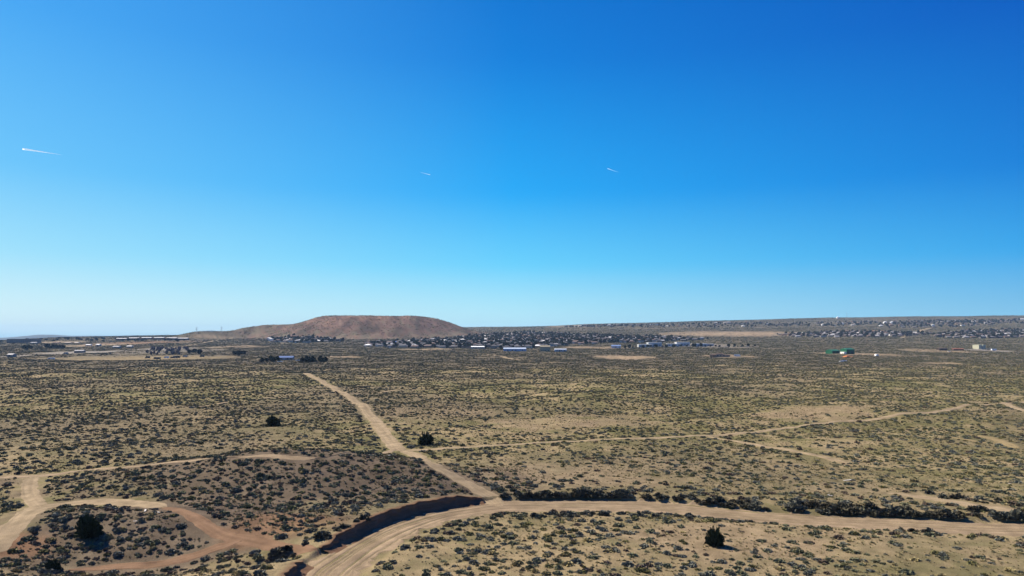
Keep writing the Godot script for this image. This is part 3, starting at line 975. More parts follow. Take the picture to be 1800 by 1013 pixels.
# ---------------------------------------------------------------- town
func house_parts(w: float, dp: float, hw: float, roof: int) -> Array:   # [walls, roof, garage door]
	var a := Soup.new()
	a.box(Vector3(-w / 2, -0.6, -dp / 2), Vector3(w / 2, hw, dp / 2))
	var b := Soup.new()
	var e := 0.5
	if roof == 2:      # flat roof behind a parapet
		b.box(Vector3(-w / 2 - 0.15, hw + 0.01, -dp / 2 - 0.15), Vector3(w / 2 + 0.15, hw + 0.5, -dp / 2 + 0.2))
		b.box(Vector3(-w / 2 - 0.15, hw + 0.01, dp / 2 - 0.2), Vector3(w / 2 + 0.15, hw + 0.5, dp / 2 + 0.15))
		b.box(Vector3(-w / 2 - 0.15, hw + 0.01, -dp / 2 + 0.2), Vector3(-w / 2 + 0.2, hw + 0.5, dp / 2 - 0.2))
		b.box(Vector3(w / 2 - 0.2, hw + 0.01, -dp / 2 + 0.2), Vector3(w / 2 + 0.15, hw + 0.5, dp / 2 - 0.2))
		b.box(Vector3(-w / 2 + 0.2, hw + 0.01, -dp / 2 + 0.2), Vector3(w / 2 - 0.2, hw + 0.12, dp / 2 - 0.2))
	else:
		var rise := dp * 0.22
		var inset := dp * 0.5 if roof == 0 else -e
		var y := hw + 0.01
		var c := [Vector3(-w / 2 - e, y, -dp / 2 - e), Vector3(w / 2 + e, y, -dp / 2 - e), Vector3(w / 2 + e, y, dp / 2 + e), Vector3(-w / 2 - e, y, dp / 2 + e)]
		var r0 := Vector3(-w / 2 + inset, y + rise, 0)
		var r1 := Vector3(w / 2 - inset, y + rise, 0)
		b.quad(c[3], r0, r1, c[2])
		b.quad(c[1], r1, r0, c[0])
		b.tri(c[0], r0, c[3])
		b.tri(c[2], r1, c[1])
		b.quad(c[0], c[3], c[2], c[1])
	var g := Soup.new()
	g.box(Vector3(-w * 0.4, 0.0, dp / 2 + 0.003), Vector3(-w * 0.4 + 4.6, 2.3, dp / 2 + 0.05))
	return [a.mesh(), b.mesh(), g.mesh()]


func make_town() -> void:
	var shapes := [house_parts(15, 10.5, 3.0, 0), house_parts(13, 9.5, 3.0, 1), house_parts(14, 10, 3.4, 2), house_parts(11, 9, 5.6, 0)]
	var walls := [Vector3(0.30, 0.225, 0.165), Vector3(0.22, 0.16, 0.12), Vector3(0.42, 0.36, 0.29), Vector3(0.16, 0.125, 0.10)]
	var wall_word := ["tan", "brown", "cream", "dark brown"]
	var roofs := [Vector3(0.11, 0.105, 0.11), Vector3(0.13, 0.09, 0.075), Vector3(0.32, 0.32, 0.33), Vector3(0.07, 0.07, 0.08), Vector3(0.70, 0.70, 0.68)]
	var roof_word := ["grey", "red-brown", "pale", "charcoal", "white"]
	var all := []
	var trees := []
	var turns := [0.18, 0.05, 0.08, 0.1, 0.2]
	for k in TRACTS.size():
		var poly := PackedVector2Array()
		var turn: float = turns[k]
		var lo := Vector2(1e9, 1e9)
		var hi := -lo
		for p in TRACTS[k][1]:
			var v := Vector2(p[0], p[1])
			poly.append(v)
			v = v.rotated(-turn)
			lo = lo.min(v)
			hi = hi.max(v)
		var sx := 42.0 if k == 3 else 23.0
		var sd := 70.0 if k == 3 else 38.0
		var d := lo.y
		var row := 0
		while d < hi.y:
			for i in int((hi.x - lo.x) / sx) + 1:
				var at := Vector2(lo.x + (i + 0.5) * sx + rng.randf_range(-2.5, 2.5), d + rng.randf_range(-5, 5))
				var q := at.rotated(turn)
				if not Geometry2D.is_point_in_polygon(q, poly):
					continue
				if rng.randf() < 0.86:
					all.append([q.y, q.x, k, row, -turn + (PI if rng.randf() < 0.5 else 0.0) + rng.randf_range(-0.06, 0.06)])
				if rng.randf() < 0.8:
					var tq := (at + Vector2(sx * 0.5, rng.randf_range(-14, 14))).rotated(turn)
					trees.append([tq.y, tq.x, k, row])
				if rng.randf() < 0.85:
					var tq := (at + Vector2(rng.randf_range(-6, 6), 15.0 + rng.randf_range(-3, 3))).rotated(turn)
					trees.append([tq.y, tq.x, k, row])
			d += sd
			row += 1
	for i in 420:
		var s := rng.randi() % (SKYLINE.size() - 1)
		var t := rng.randf()
		var x := lerpf(SKYLINE[s][0], SKYLINE[s + 1][0], t)
		var dd := lerpf(SKYLINE[s][1], SKYLINE[s + 1][1], t) + rng.randf_range(-250, 350)
		if i % 3 == 0:
			all.append([dd, x, 5, 0, rng.randf() * PI])
		trees.append([dd - rng.randf_range(15, 40), x + rng.randf_range(-30, 30), 5, 0])
	all.sort_custom(func(a, b): return a[0] < b[0])
	var tract_word := ["central tract", "right hand tract", "right edge tract", "far ridge", "foothill houses", "skyline"]
	var rows := {}
	var buffers := []
	for s in 4 * 3:
		buffers.append(PackedFloat32Array())
	for i in all.size():
		var a: Array = all[i]
		var sh: int = [0, 0, 1, 1, 2, 3][rng.randi() % 6]
		var wi := rng.randi() % 4
		var ri: int = [0, 1, 0, 3, 0, 3, 1, 2, 0, 3, 1, 3, 0, 2, 4, 3][rng.randi() % 16]
		if i < 300:
			var key := "%d/%d" % [a[2], a[3]]
			if not rows.has(key):
				rows[key] = []
			rows[key].append([a[1], a[0], a[4], sh, wi, ri, a[2], a[3]])
		else:
			var c: Vector3 = roofs[ri] * 0.75 + walls[wi] * 0.25
			var s := 1.35 if a[0] > 3600.0 else 1.0
			var cs := cos(a[4]) * s
			var sn := sin(a[4]) * s
			buffers[sh].append_array(PackedFloat32Array([cs, 0.0, sn, a[1], 0.0, s, 0.0, height(a[1], a[0]), -sn, 0.0, cs, -a[0], c.x, c.y, c.z, 1.0]))
	for key in rows:
		rows[key].sort_custom(func(p, q): return p[0] / p[1] < q[0] / q[1])
		for i in rows[key].size():
			var h: Array = rows[key][i]
			var o := thing("house", "%s house, %s roof, %s from left in %s row of the %s" % [wall_word[h[4]], roof_word[h[5]], nth(i), nth(h[7]), tract_word[h[6]]], "house", ground(h[0], h[1]), h[2], "houses of the town")
			var w: Vector3 = walls[h[4]]
			var r: Vector3 = roofs[h[5]]
			part("wall", shapes[h[3]][0], paint(w.x, w.y, w.z), o)
			part("roof", shapes[h[3]][1], paint(r.x, r.y, r.z, 0.8), o)
			part("garage_door", shapes[h[3]][2], paint(0.62, 0.6, 0.56), o)
	var kinds := ["distant_hip_roof_houses", "distant_gable_houses", "distant_flat_roof_houses", "distant_tall_houses"]
	for k in 4:
		var both := Soup.new()
		for j in 2:
			var arr: Array = shapes[k][j].surface_get_arrays(0)
			both.p.append_array(arr[Mesh.ARRAY_VERTEX])
			both.n.append_array(arr[Mesh.ARRAY_NORMAL])
			var cc := PackedColorArray()
			cc.resize(arr[Mesh.ARRAY_VERTEX].size())
			cc.fill(Color(1.5, 1.25, 1.0) if j == 0 else Color(1, 1, 1))
			both.c.append_array(cc)
		scatter(kinds[k], "mass of small far-off houses spread along the town's back rows and skyline", "houses", both.mesh(), leafy(1, 1, 1), buffers[k])
	# trees among the houses
	trees.sort_custom(func(p, q): return p[0] < q[0])
	var tp := [tree_parts(420, 0.5, 1.0, 0.18, 0.2), tree_parts(380, 0.42, 1.0, 0.12, 0.2)]
	var bark := paint(0.10, 0.08, 0.065)
	var tones := [Vector3(0.05, 0.055, 0.035), Vector3(0.075, 0.062, 0.05), Vector3(0.06, 0.058, 0.045)]
	var tone_word := ["dark green", "bare brownish", "dull dark"]
	var far := PackedFloat32Array()
	var order := {}
	for i in trees.size():
		var a: Array = trees[i]
		var s := rng.randf_range(5.0, 10.0)
		if i < 300:
			var key := "%d/%d" % [a[2], a[3]]
			if not order.has(key):
				order[key] = []
			order[key].append([a[1], a[0], s, rng.randi() % 3, a[2], a[3]])
		else:
			var c: Vector3 = tones[rng.randi() % 3]
			far.append_array(PackedFloat32Array([s, 0.0, 0.0, a[1], 0.0, s, 0.0, height(a[1], a[0]), 0.0, 0.0, s, -a[0], c.x, c.y, c.z, 1.0]))
	for key in order:
		order[key].sort_custom(func(p, q): return p[0] / p[1] < q[0] / q[1])
		for i in order[key].size():
			var a: Array = order[key][i]
			var o := thing("yard_tree", "%s tree, %s from left by the %s row of the %s" % [tone_word[a[3]], nth(i), nth(a[5]), tract_word[a[4]]], "tree", ground(a[0], a[1]), rng.randf() * TAU, "trees among the houses")
			o.scale = Vector3.ONE * a[2]
			var c: Vector3 = tones[a[3]]
			part("crown", tp[i % 2][0], leafy(c.x, c.y, c.z), o)
			part("trunk", tp[i % 2][1], bark, o)
	scatter("distant_town_trees", "mass of small dark trees among the far houses", "trees", tp[0][0], leafy(1, 1, 1), far)


# ---------------------------------------------------------------- single buildings, vehicles, masts
func windows(o: Node3D, list: Array, mt: Material, n := "window") -> void:   # list of [x, y, w, h] on the face z = f
	for q in list:
		var s := Soup.new()
		var f: float = q[4]
		s.box(Vector3(q[0] - q[2] / 2, q[1], f + 0.004), Vector3(q[0] + q[2] / 2, q[1] + q[3], f + 0.06))
		part(n, s.mesh(), mt, o)


func block(lo: Vector3, hi: Vector3) -> Mesh:
	var s := Soup.new()
	s.box(lo, hi)
	return s.mesh()


func gable(w: float, dp: float, y: float, rise: float, e := 0.3) -> Mesh:   # ridge along x
	var b := Soup.new()
	var lo := [Vector3(-w / 2 - e, y, -dp / 2 - e), Vector3(w / 2 + e, y, -dp / 2 - e), Vector3(w / 2 + e, y, dp / 2 + e), Vector3(-w / 2 - e, y, dp / 2 + e)]
	var r0 := Vector3(-w / 2 - e, y + rise, 0)
	var r1 := Vector3(w / 2 + e, y + rise, 0)
	b.quad(lo[3], r0, r1, lo[2])
	b.quad(lo[1], r1, r0, lo[0])
	b.tri(lo[0], r0, lo[3])
	b.tri(lo[2], r1, lo[1])
	b.quad(lo[0], lo[3], lo[2], lo[1])
	return b.mesh()


func at(key: String) -> Vector3:
	return ground(SPOT[key][0], SPOT[key][1])


func vehicle(label: String, category: String, p: Vector3, turn: float, kind: int, c: Vector3, group := "") -> void:
	var o := thing(["parked_car", "pickup_truck", "parked_van", "camper_trailer"][kind], label, category, p, turn, group)
	var body := paint(c.x, c.y, c.z, 0.35, 0.5)
	var glass := paint(0.02, 0.025, 0.03, 0.12, 0.6)
	var s := Soup.new()
	var g := Soup.new()
	var half := 0.95
	var wheels := [[-1.45, 0.36], [1.45, 0.36]]
	if kind == 0:
		s.profile([Vector2(-2.3, 0.35), Vector2(-2.35, 0.85), Vector2(-1.3, 0.98), Vector2(1.9, 1.0), Vector2(2.3, 0.9), Vector2(2.3, 0.35)], -half, half)
		g.profile([Vector2(-1.15, 1.0), Vector2(-0.5, 1.46), Vector2(1.1, 1.48), Vector2(1.75, 1.02)], -half + 0.1, half - 0.1)
	elif kind == 1:
		s.profile([Vector2(-2.8, 0.45), Vector2(-2.8, 1.05), Vector2(-1.6, 1.15), Vector2(2.8, 1.15), Vector2(2.8, 0.45)], -half, half)
		g.profile([Vector2(-1.5, 1.16), Vector2(-0.9, 1.8), Vector2(0.7, 1.82), Vector2(0.9, 1.16)], -half + 0.1, half - 0.1)
		wheels = [[-1.8, 0.42], [1.8, 0.42]]
	elif kind == 2:
		s.profile([Vector2(-3.0, 0.4), Vector2(-3.0, 1.1), Vector2(-2.3, 1.3), Vector2(-1.7, 2.5), Vector2(3.0, 2.6), Vector2(3.0, 0.4)], -1.05, 1.05)
		g.profile([Vector2(-2.25, 1.4), Vector2(-1.8, 2.25), Vector2(-1.1, 2.25), Vector2(-1.1, 1.4)], -1.07, 1.07)
		wheels = [[-2.0, 0.4], [2.0, 0.4]]
	else:
		s.profile([Vector2(-3.9, 0.7), Vector2(-4.1, 1.6), Vector2(-3.7, 2.9), Vector2(3.9, 2.9), Vector2(4.0, 0.6)], -1.2, 1.2)
		g.profile([Vector2(-2.6, 1.6), Vector2(-2.6, 2.2), Vector2(-1.2, 2.2), Vector2(-1.2, 1.6)], -1.22, 1.22)
		wheels = [[-0.5, 0.36], [0.5, 0.36]]
	part("body", s.mesh(), body, o)
	part("window", g.mesh(), glass, o)
	for w in wheels:
		for z in [-0.82, 0.82]:
			var t := Soup.new()
			t.wheel(Vector3(w[0], w[1], z), w[1], 0.24)
			var tyre := part("wheel", t.mesh(), paint(0.02, 0.02, 0.02, 0.8), o)
			var hub := Soup.new()
			hub.wheel(Vector3(w[0], w[1], z), w[1] * 0.58, 0.27)
			part("rim", hub.mesh(), paint(0.35, 0.35, 0.36, 0.4), tyre)


func make_buildings() -> void:
	var glass := paint(0.03, 0.035, 0.045, 0.15, 0.6)
	var tan_wall := paint(0.36, 0.25, 0.17)
	# adobe house and the things round it
	var o := thing("adobe_house", "low tan adobe house with stepped flat roofs on the open plain", "house", at("adobe"), -0.35)
	part("wall", block(Vector3(-11, -0.6, -5), Vector3(9, 3.6, 5)), tan_wall, o)
	part("wall", block(Vector3(-3, 3.61, -4), Vector3(5, 4.9, 4)), tan_wall, o)
	part("wall", block(Vector3(9.01, -0.6, -4), Vector3(14, 3.0, 4)), tan_wall, o)
	part("porch", block(Vector3(-9, 2.5, 5.01), Vector3(-3, 2.8, 7.6)), paint(0.2, 0.12, 0.08), o)
	for x in [-8.8, -6.0, -3.2]:
		part("porch_post", block(Vector3(x - 0.14, -0.6, 7.2), Vector3(x + 0.14, 2.49, 7.48)), paint(0.2, 0.12, 0.08), o)
	windows(o, [[-1, 1.1, 1.6, 1.3, 5.0], [2.5, 1.1, 1.6, 1.3, 5.0], [6.5, 1.1, 1.6, 1.3, 5.0], [11.5, 1.0, 1.4, 1.2, 4.0]], glass)
	windows(o, [[-6, 0.0, 1.1, 2.1, 5.0]], paint(0.18, 0.08, 0.05), "door")
	vehicle("white box trailer parked at the right end of the adobe house", "trailer", at("trailer") + Vector3(3, 0, 0), -0.3, 3, Vector3(0.75, 0.76, 0.76))
	# green metal workshops
	for k in 2:
		var p: Vector3 = at(["greenA", "greenB"][k])
		o = thing("metal_workshop", ["long green metal workshop with ribbed roof on the right plain", "tall green metal workshop with a white lean-to beside the long one"][k], "building", p, [0.45, 0.38][k], "green metal workshops")
		var w: float = [16.0, 15.0][k]
		var hw: float = [4.6, 6.6][k]
		part("wall", block(Vector3(-w / 2, -0.6, -6), Vector3(w / 2, hw, 6)), paint(0.016, 0.10, 0.05, 0.5), o)
		part("roof", gable(w, 12, hw + 0.01, 1.5), paint(0.022, 0.14, 0.075, 0.45), o)
		for x in [-0.27, 0.18]:
			part("roll_door", block(Vector3(w * x - 1.9, 0.0, 6.004), Vector3(w * x + 1.9, 3.6, 6.07)), paint(0.03, 0.05, 0.04), o)
		if k == 1:
			part("lean_to", block(Vector3(-w / 2 - 4.5, -0.5, -2), Vector3(-w / 2 - 0.01, 2.9, 5.4)), paint(0.72, 0.70, 0.66), o)
		for i in 9:
			part("roof_rib", block(Vector3(-w / 2 + (i + 0.5) * w / 9 - 0.06, hw - 0.4, 6.31), Vector3(-w / 2 + (i + 0.5) * w / 9 + 0.06, hw + 0.04, 6.36)), paint(0.02, 0.12, 0.06, 0.5), o)
	# heap of orange earth
	var heap := Soup.new()
	var hp := []
	for j in 5:
		for i in 16:
			var t := TAU * i / 16.0
			var r := (1.0 - j / 4.2) * (1.0 + 0.2 * sin(t * 3.0 + j) + 0.12 * sin(t * 7.0))
			hp.append(Vector3(cos(t) * 8.5 * r, -0.5 + 2.6 * (1.0 - pow(1.0 - j / 4.0, 1.6)), sin(t) * 4.0 * r))
	for j in 4:
		for i in 16:
			var q := (i + 1) % 16
			heap.quad(hp[j * 16 + i], hp[j * 16 + 16 + i], hp[j * 16 + 16 + q], hp[j * 16 + q])
	o = thing("earth_heap", "low heap of orange earth in front of the green workshops", "earth heap", at("orange"), 0.1)
	part("mound", heap.mesh(), paint(0.46, 0.17, 0.065, 0.95), o)
	vehicle("white van parked alone right of the green workshops", "van", at("van"), 0.5, 2, Vector3(0.82, 0.83, 0.84))
	vehicle("white car parked in the scrub below the green workshops", "car", at("carA"), 0.3, 0, Vector3(0.82, 0.82, 0.82))
	vehicle("white pickup parked in the scrub just behind the white car", "pickup", at("carB"), 0.2, 1, Vector3(0.78, 0.78, 0.8))
	vehicle("grey car parked on the sand right of the orange heap", "car", at("carC"), 0.2, 0, Vector3(0.25, 0.24, 0.25))
	# pale two storey house with shed and trailer
	o = thing("pale_house", "pale cream two storey flat roofed house on a platform at right", "house", at("pale"), 0.5)
	var cream := paint(0.52, 0.50, 0.36)
	part("wall", block(Vector3(-11, -0.8, -5.5), Vector3(-1.5, 7.6, 5.5)), cream, o)
	part("wall", block(Vector3(-1.49, -0.8, -5.5), Vector3(1.49, 6.9, 3.8)), cream, o)
	part("wall", block(Vector3(1.5, -0.8, -5.5), Vector3(10, 7.6, 5.5)), cream, o)
	part("parapet", block(Vector3(-11.15, 7.61, -5.65), Vector3(-1.35, 8.0, 5.65)), cream, o)
	part("parapet", block(Vector3(1.35, 7.61, -5.65), Vector3(10.15, 8.0, 5.65)), cream, o)
	windows(o, [[-8.5, 1.0, 1.5, 1.5, 5.5], [-4.5, 1.0, 1.5, 1.5, 5.5], [-8.5, 4.6, 1.5, 1.5, 5.5], [-4.5, 4.6, 1.5, 1.5, 5.5], [4, 1.0, 1.5, 1.5, 5.5], [7.5, 1.0, 1.5, 1.5, 5.5], [4, 4.6, 1.5, 1.5, 5.5], [7.5, 4.6, 1.5, 1.5, 5.5]], glass)
	windows(o, [[0, 0.0, 1.4, 2.2, 3.8]], paint(0.2, 0.12, 0.08), "door")
	o = thing("retaining_wall", "low pale wall in front of the pale two storey house", "wall", at("pale") + Vector3(6, 0, 16), 0.1)
	part("wall_face", block(Vector3(-15, -1.0, -0.25), Vector3(15, 1.3, 0.25)), paint(0.5, 0.45, 0.38), o)
	part("wall_cap", block(Vector3(-15.1, 1.305, -0.35), Vector3(15.1, 1.45, 0.35)), paint(0.55, 0.5, 0.43), o)
	vehicle("long white trailer below and right of the pale two storey house", "trailer", at("paletrailer") + Vector3(4, 0, 0), 0.05, 3, Vector3(0.8, 0.82, 0.85))
	for k in 2:
		o = thing("old_shed", ["dark wooden shed with sagging roof at the junk yard's left", "rusty roofed wooden shed in the middle of the junk yard"][k], "shed", at(["shed1", "shed2"][k]), [0.2, -0.1][k], "sheds left of the pale house")
		part("wall", block(Vector3(-8, -0.6, -3.5), Vector3(8, 2.9, 3.5)), paint(0.07, 0.05, 0.045), o)
		part("roof", gable(16, 7, 2.91, [0.9, 1.3][k]), paint([0.08, 0.22][k], [0.06, 0.09][k], [0.055, 0.06][k]), o)
		windows(o, [[-3, 0.0, 2.4, 2.3, 3.5]], paint(0.03, 0.025, 0.02), "door")
		windows(o, [[3, 1.0, 1.4, 1.1, 3.5]], glass)
	vehicle("pale blue-white car parked in front of the dark sheds", "car", at("shedcar"), 0.1, 0, Vector3(0.62, 0.66, 0.72))
	# ranch
	o = thing("ranch_house", "low ranch house with blue metal roof between two dark tree clumps", "house", at("ranchhouse"), 0.1)
	part("wall", block(Vector3(-8, -0.6, -4.5), Vector3(8, 2.9, 4.5)), paint(0.3, 0.27, 0.25), o)
	part("roof", gable(16, 9, 2.91, 1.8), paint(0.10, 0.15, 0.30, 0.5), o)
	windows(o, [[-5, 1.0, 1.5, 1.2, 4.5], [2.5, 1.0, 1.5, 1.2, 4.5], [6, 1.0, 1.5, 1.2, 4.5]], glass)
	windows(o, [[-1.5, 0.0, 1.1, 2.1, 4.5]], paint(0.5, 0.5, 0.5), "door")
	vehicle("white pickup parked in front of the blue roofed ranch house", "pickup", at("ranchtruck"), 0.15, 1, Vector3(0.75, 0.74, 0.7))
	vehicle("white car parked right of the blue roofed ranch house", "car", at("ranchcar"), 0.4, 0, Vector3(0.78, 0.78, 0.78))
	var tp := tree_parts(1100, 0.55, 1.0, 0.05, 0.14)
	var dark := leafy(0.030, 0.036, 0.024)
	var bark := paint(0.10, 0.08, 0.065)
	for k in 2:
		var c: Vector3 = at(["ranchA", "ranchB"][k])
		for i in 6 + 2 * k:
			var x := c.x + (i - 2.5 - k) * 3.6
			var d := -c.z + rng.randf_range(-7, 7)
			o = thing("ranch_tree", "%s dark evergreen from left in the tree clump %s of the ranch house" % [nth(i), ["left", "right"][k]], "tree", ground(x, d), rng.randf() * TAU, "evergreens at the ranch")
			var wide := rng.randf_range(4.2, 6.6)
			o.scale = Vector3(wide, rng.randf_range(3.4, 7.2), wide)
			part("crown", tp[0], dark, o)
			part("trunk", tp[1], bark, o)
	# larger buildings of the town's front edge
	var big := [["whitebarn", "long low barn with bright white roof at the town's front edge", 24.0, 9.0, 3.2, Vector3(0.3, 0.28, 0.26), Vector3(0.85, 0.86, 0.84)], ["blueroof", "house with vivid blue metal roof in the left of the town", 16.0, 11.0, 3.4, Vector3(0.35, 0.32, 0.3), Vector3(0.07, 0.20, 0.50)], ["bluebuild", "long pale blue shed at the town's front edge", 38.0, 12.0, 4.0, Vector3(0.33, 0.40, 0.52), Vector3(0.40, 0.47, 0.58)], ["oliveblock", "olive tan block of a building at the town's front right corner", 17.0, 14.0, 8.0, Vector3(0.33, 0.29, 0.19), Vector3(0.25, 0.22, 0.15)], ["bluecar", "pale grey-blue low shed right of the olive block", 20.0, 8.0, 3.6, Vector3(0.42, 0.46, 0.52), Vector3(0.5, 0.54, 0.6)], ["shopblue", "small white and blue shop at the left end of the business strip", 18.0, 10.0, 4.2, Vector3(0.6, 0.62, 0.66), Vector3(0.16, 0.24, 0.42)]]
	for b in big:
		o = thing("town_building", b[1], "building", at(b[0]), rng.randf_range(-0.15, 0.15))
		var w: float = b[2]
		var dp: float = b[3]
		part("wall", block(Vector3(-w / 2, -0.8, -dp / 2), Vector3(w / 2, b[4], dp / 2)), paint(b[5].x, b[5].y, b[5].z), o)
		part("roof", gable(w, dp, b[4] + 0.01, dp * 0.16), paint(b[6].x, b[6].y, b[6].z, 0.6), o)
		windows(o, [[-w * 0.3, 1.0, 1.8, 1.4, dp / 2], [w * 0.05, 1.0, 1.8, 1.4, dp / 2], [w * 0.35, 1.0, 1.8, 1.4, dp / 2]], glass)
		windows(o, [[-w * 0.1, 0.0, 2.2, 2.5, dp / 2]], paint(0.15, 0.13, 0.12), "door")
	var strip_word := ["first", "second", "third", "fourth", "fifth", "sixth"]
	for i in SPOT.commercial.size():
		var p: Array = SPOT.commercial[i]
		o = thing("storage_building", "%s long grey-white flat building from the left in the business strip" % strip_word[i], "building", ground(p[0] + [3.0, -4.0, 5.0, -2.0, 4.0, 0.0][i], p[1] + [24.0, 38.0, 26.0, 44.0, 28.0, 36.0][i]), [0.0, 0.1, -0.05, 0.12, 0.0, -0.1][i], "flat buildings of the business strip")
		var c: Vector3 = [Vector3(0.45, 0.47, 0.48), Vector3(0.38, 0.42, 0.44), Vector3(0.52, 0.54, 0.54)][i % 3]
		var tall: float = [0.0, 2.2, -0.8, 1.4, 0.3, -1.2][i]
		part("wall", block(Vector3(-14, -1, -7), Vector3(14, 5.0 + tall, 7)), paint(c.x, c.y, c.z), o)
		part("roof", block(Vector3(-14.3, 5.01 + tall, -7.3), Vector3(14.3, 5.5 + tall, 7.3)), paint(0.62, 0.64, 0.65), o)
		for k in 4:
			part("roll_door", block(Vector3(-11.5 + k * 6.5, 0, 7.004), Vector3(-8 + k * 6.5, 3.4, 7.06)), paint(0.18, 0.2, 0.23), o)
	var st := tree_parts(420, 0.5, 1.0, 0.1, 0.2)
	for i in SPOT.commtrees.size():
		var p: Array = SPOT.commtrees[i]
		var s := rng.randf_range(2.2, 7.5)
		o = thing("strip_tree", "%s dark tree from left along the front of the business strip" % nth(i), "tree", ground(p[0] + rng.randf_range(-6, 6), p[1] + rng.randf_range(-4, 12)), rng.randf() * TAU, "trees along the business strip")
		o.scale = Vector3(s, s, s)
		part("crown", st[0], leafy(0.04, 0.045, 0.03), o)
		part("trunk", st[1], bark, o)
	var car_word := ["black", "white", "dark blue", "grey", "dark red"]
	var car_paint := [Vector3(0.02, 0.02, 0.022), Vector3(0.7, 0.7, 0.7), Vector3(0.03, 0.045, 0.1), Vector3(0.2, 0.2, 0.21), Vector3(0.12, 0.02, 0.02)]
	for i in SPOT.stripcars.size():
		var p: Array = SPOT.stripcars[i]
		var c: int = [0, 3, 0, 2, 1, 0, 4, 0, 2, 3, 0, 1][i % 12]
		vehicle("%s %s, %s vehicle from left along the business strip's front" % [car_word[c], "pickup" if i % 3 == 1 else "car", nth(i)], "pickup" if i % 3 == 1 else "car", ground(p[0], p[1] - 6.0), rng.randf_range(-0.4, 0.4), 1 if i % 3 == 1 else 0, car_paint[c], "vehicles along the business strip")
	for i in SPOT.poles.size():
		o = thing("utility_pole", "%s tall thin utility pole from left by the business strip" % nth(i), "pole", ground(SPOT.poles[i][0], SPOT.poles[i][1]), 0.0, "poles by the business strip")
		var s := Soup.new()
		s.tube(Vector3(0, -0.6, 0), Vector3(0, 11, 0), 0.22, 0.15, 6)
		part("post", s.mesh(), paint(0.2, 0.17, 0.14), o)
		part("crossarm", block(Vector3(-1.4, 10.0, 0.16), Vector3(1.4, 10.25, 0.36)), paint(0.2, 0.17, 0.14), o)
	# left side: apartment block, long roofs, yards
	o = thing("apartment_block", "long dark three storey apartment block on the left horizon", "building", at("apartment"), 0.05)
	part("wall", block(Vector3(-43, -1, -8), Vector3(43, 11.6, 8)), paint(0.10, 0.095, 0.1), o)
	part("roof", block(Vector3(-43.4, 11.61, -8.4), Vector3(43.4, 12.1, 8.4)), paint(0.2, 0.19, 0.18), o)
	for f in 3:
		for i in 14:
			part("window", block(Vector3(-40.5 + i * 6.1, 1.0 + f * 3.6, 8.004), Vector3(-38.6 + i * 6.1, 2.7 + f * 3.6, 8.07)), paint(0.05, 0.06, 0.08, 0.2, 0.6), o)
	for i in SPOT.rows.size():
		var p: Array = SPOT.rows[i]
		o = thing("row_building", "%s brown long building with white roof from the left on the horizon" % strip_word[i], "building", ground(p[0], p[1]), 0.03, "white roofed row on the left horizon")
		part("wall", block(Vector3(-16, -1, -6), Vector3(16, 5.4, 6)), paint(0.17, 0.085, 0.07), o)
		part("roof", gable(30, 12, 5.41, 1.6), paint(0.6, 0.61, 0.63), o)
		for k in 5:
			part("window", block(Vector3(-13.5 + k * 6.2, 1.2, 6.004), Vector3(-11.5 + k * 6.2, 2.8, 6.06)), glass, o)
	var shed_word := ["white roofed shed behind the pale yard at left", "second white roofed shed behind the pale yard at left", "grey shed at the back of the brown yard", "pale shed at the back right of the brown yard", "grey shed on the pale dirt at left", "low pale building at the left edge", "brown roofed building below the left horizon", "grey building right under the apartment block", "tan building below the left horizon's middle", "pale house just right of the tan building on the left"]
	for i in SPOT.yardsheds.size():
		var p: Array = SPOT.yardsheds[i]
		o = thing("yard_shed", shed_word[i], "shed", ground(p[0], p[1]), rng.randf_range(-0.2, 0.2), "sheds on the left flat")
		var c: Vector3 = [Vector3(0.75, 0.75, 0.74), Vector3(0.75, 0.75, 0.74), Vector3(0.4, 0.4, 0.42), Vector3(0.6, 0.58, 0.55), Vector3(0.28, 0.28, 0.3), Vector3(0.4, 0.4, 0.4), Vector3(0.25, 0.16, 0.12), Vector3(0.3, 0.3, 0.33), Vector3(0.45, 0.36, 0.28), Vector3(0.6, 0.55, 0.48)][i]
		var w: float = [5.5, 4.5, 7.0, 5.0, 6.5, 4.0, 8.0, 9.0, 7.0, 5.5][i]
		part("wall", block(Vector3(-w, -0.8, -4), Vector3(w, 2.7, 4)), paint(c.x * 0.6, c.y * 0.55, c.z * 0.5), o)
		part("roof", gable(w * 2.0, 8, 2.71, 1.3), paint(c.x, c.y, c.z, 0.7), o)
		part("door", block(Vector3(-1.6, 0, 4.004), Vector3(1.6, 2.3, 4.06)), paint(0.1, 0.09, 0.09), o)
	for i in SPOT.yardvehicles.size():
		var p: Array = SPOT.yardvehicles[i]
		var c: Vector3 = [Vector3(0.03, 0.03, 0.035), Vector3(0.02, 0.02, 0.025), Vector3(0.6, 0.6, 0.6), Vector3(0.05, 0.045, 0.04), Vector3(0.03, 0.03, 0.03), Vector3(0.2, 0.22, 0.25), Vector3(0.03, 0.035, 0.05), Vector3(0.7, 0.7, 0.7), Vector3(0.3, 0.3, 0.3), Vector3(0.5, 0.5, 0.52)][i]
		vehicle("parked %s, %s of the vehicles along the sandy yard at left" % [["van", "long trailer", "van"][i % 3], nth(i)], ["van", "trailer", "van"][i % 3], ground(p[0], p[1]), rng.randf_range(-0.15, 0.15), [2, 3, 2][i % 3], c, "vehicles along the left yard")
	var gp := PackedVector2Array()
	var glo := Vector2(1e9, 1e9)
	var ghi := -glo
	for p in SPOT.grove:
		gp.append(Vector2(p[0], p[1]))
		glo = glo.min(gp[-1])
		ghi = ghi.max(gp[-1])
	var bare := tree_parts(240, 0.5, 1.0, 0.25, 0.16)
	var count := 0
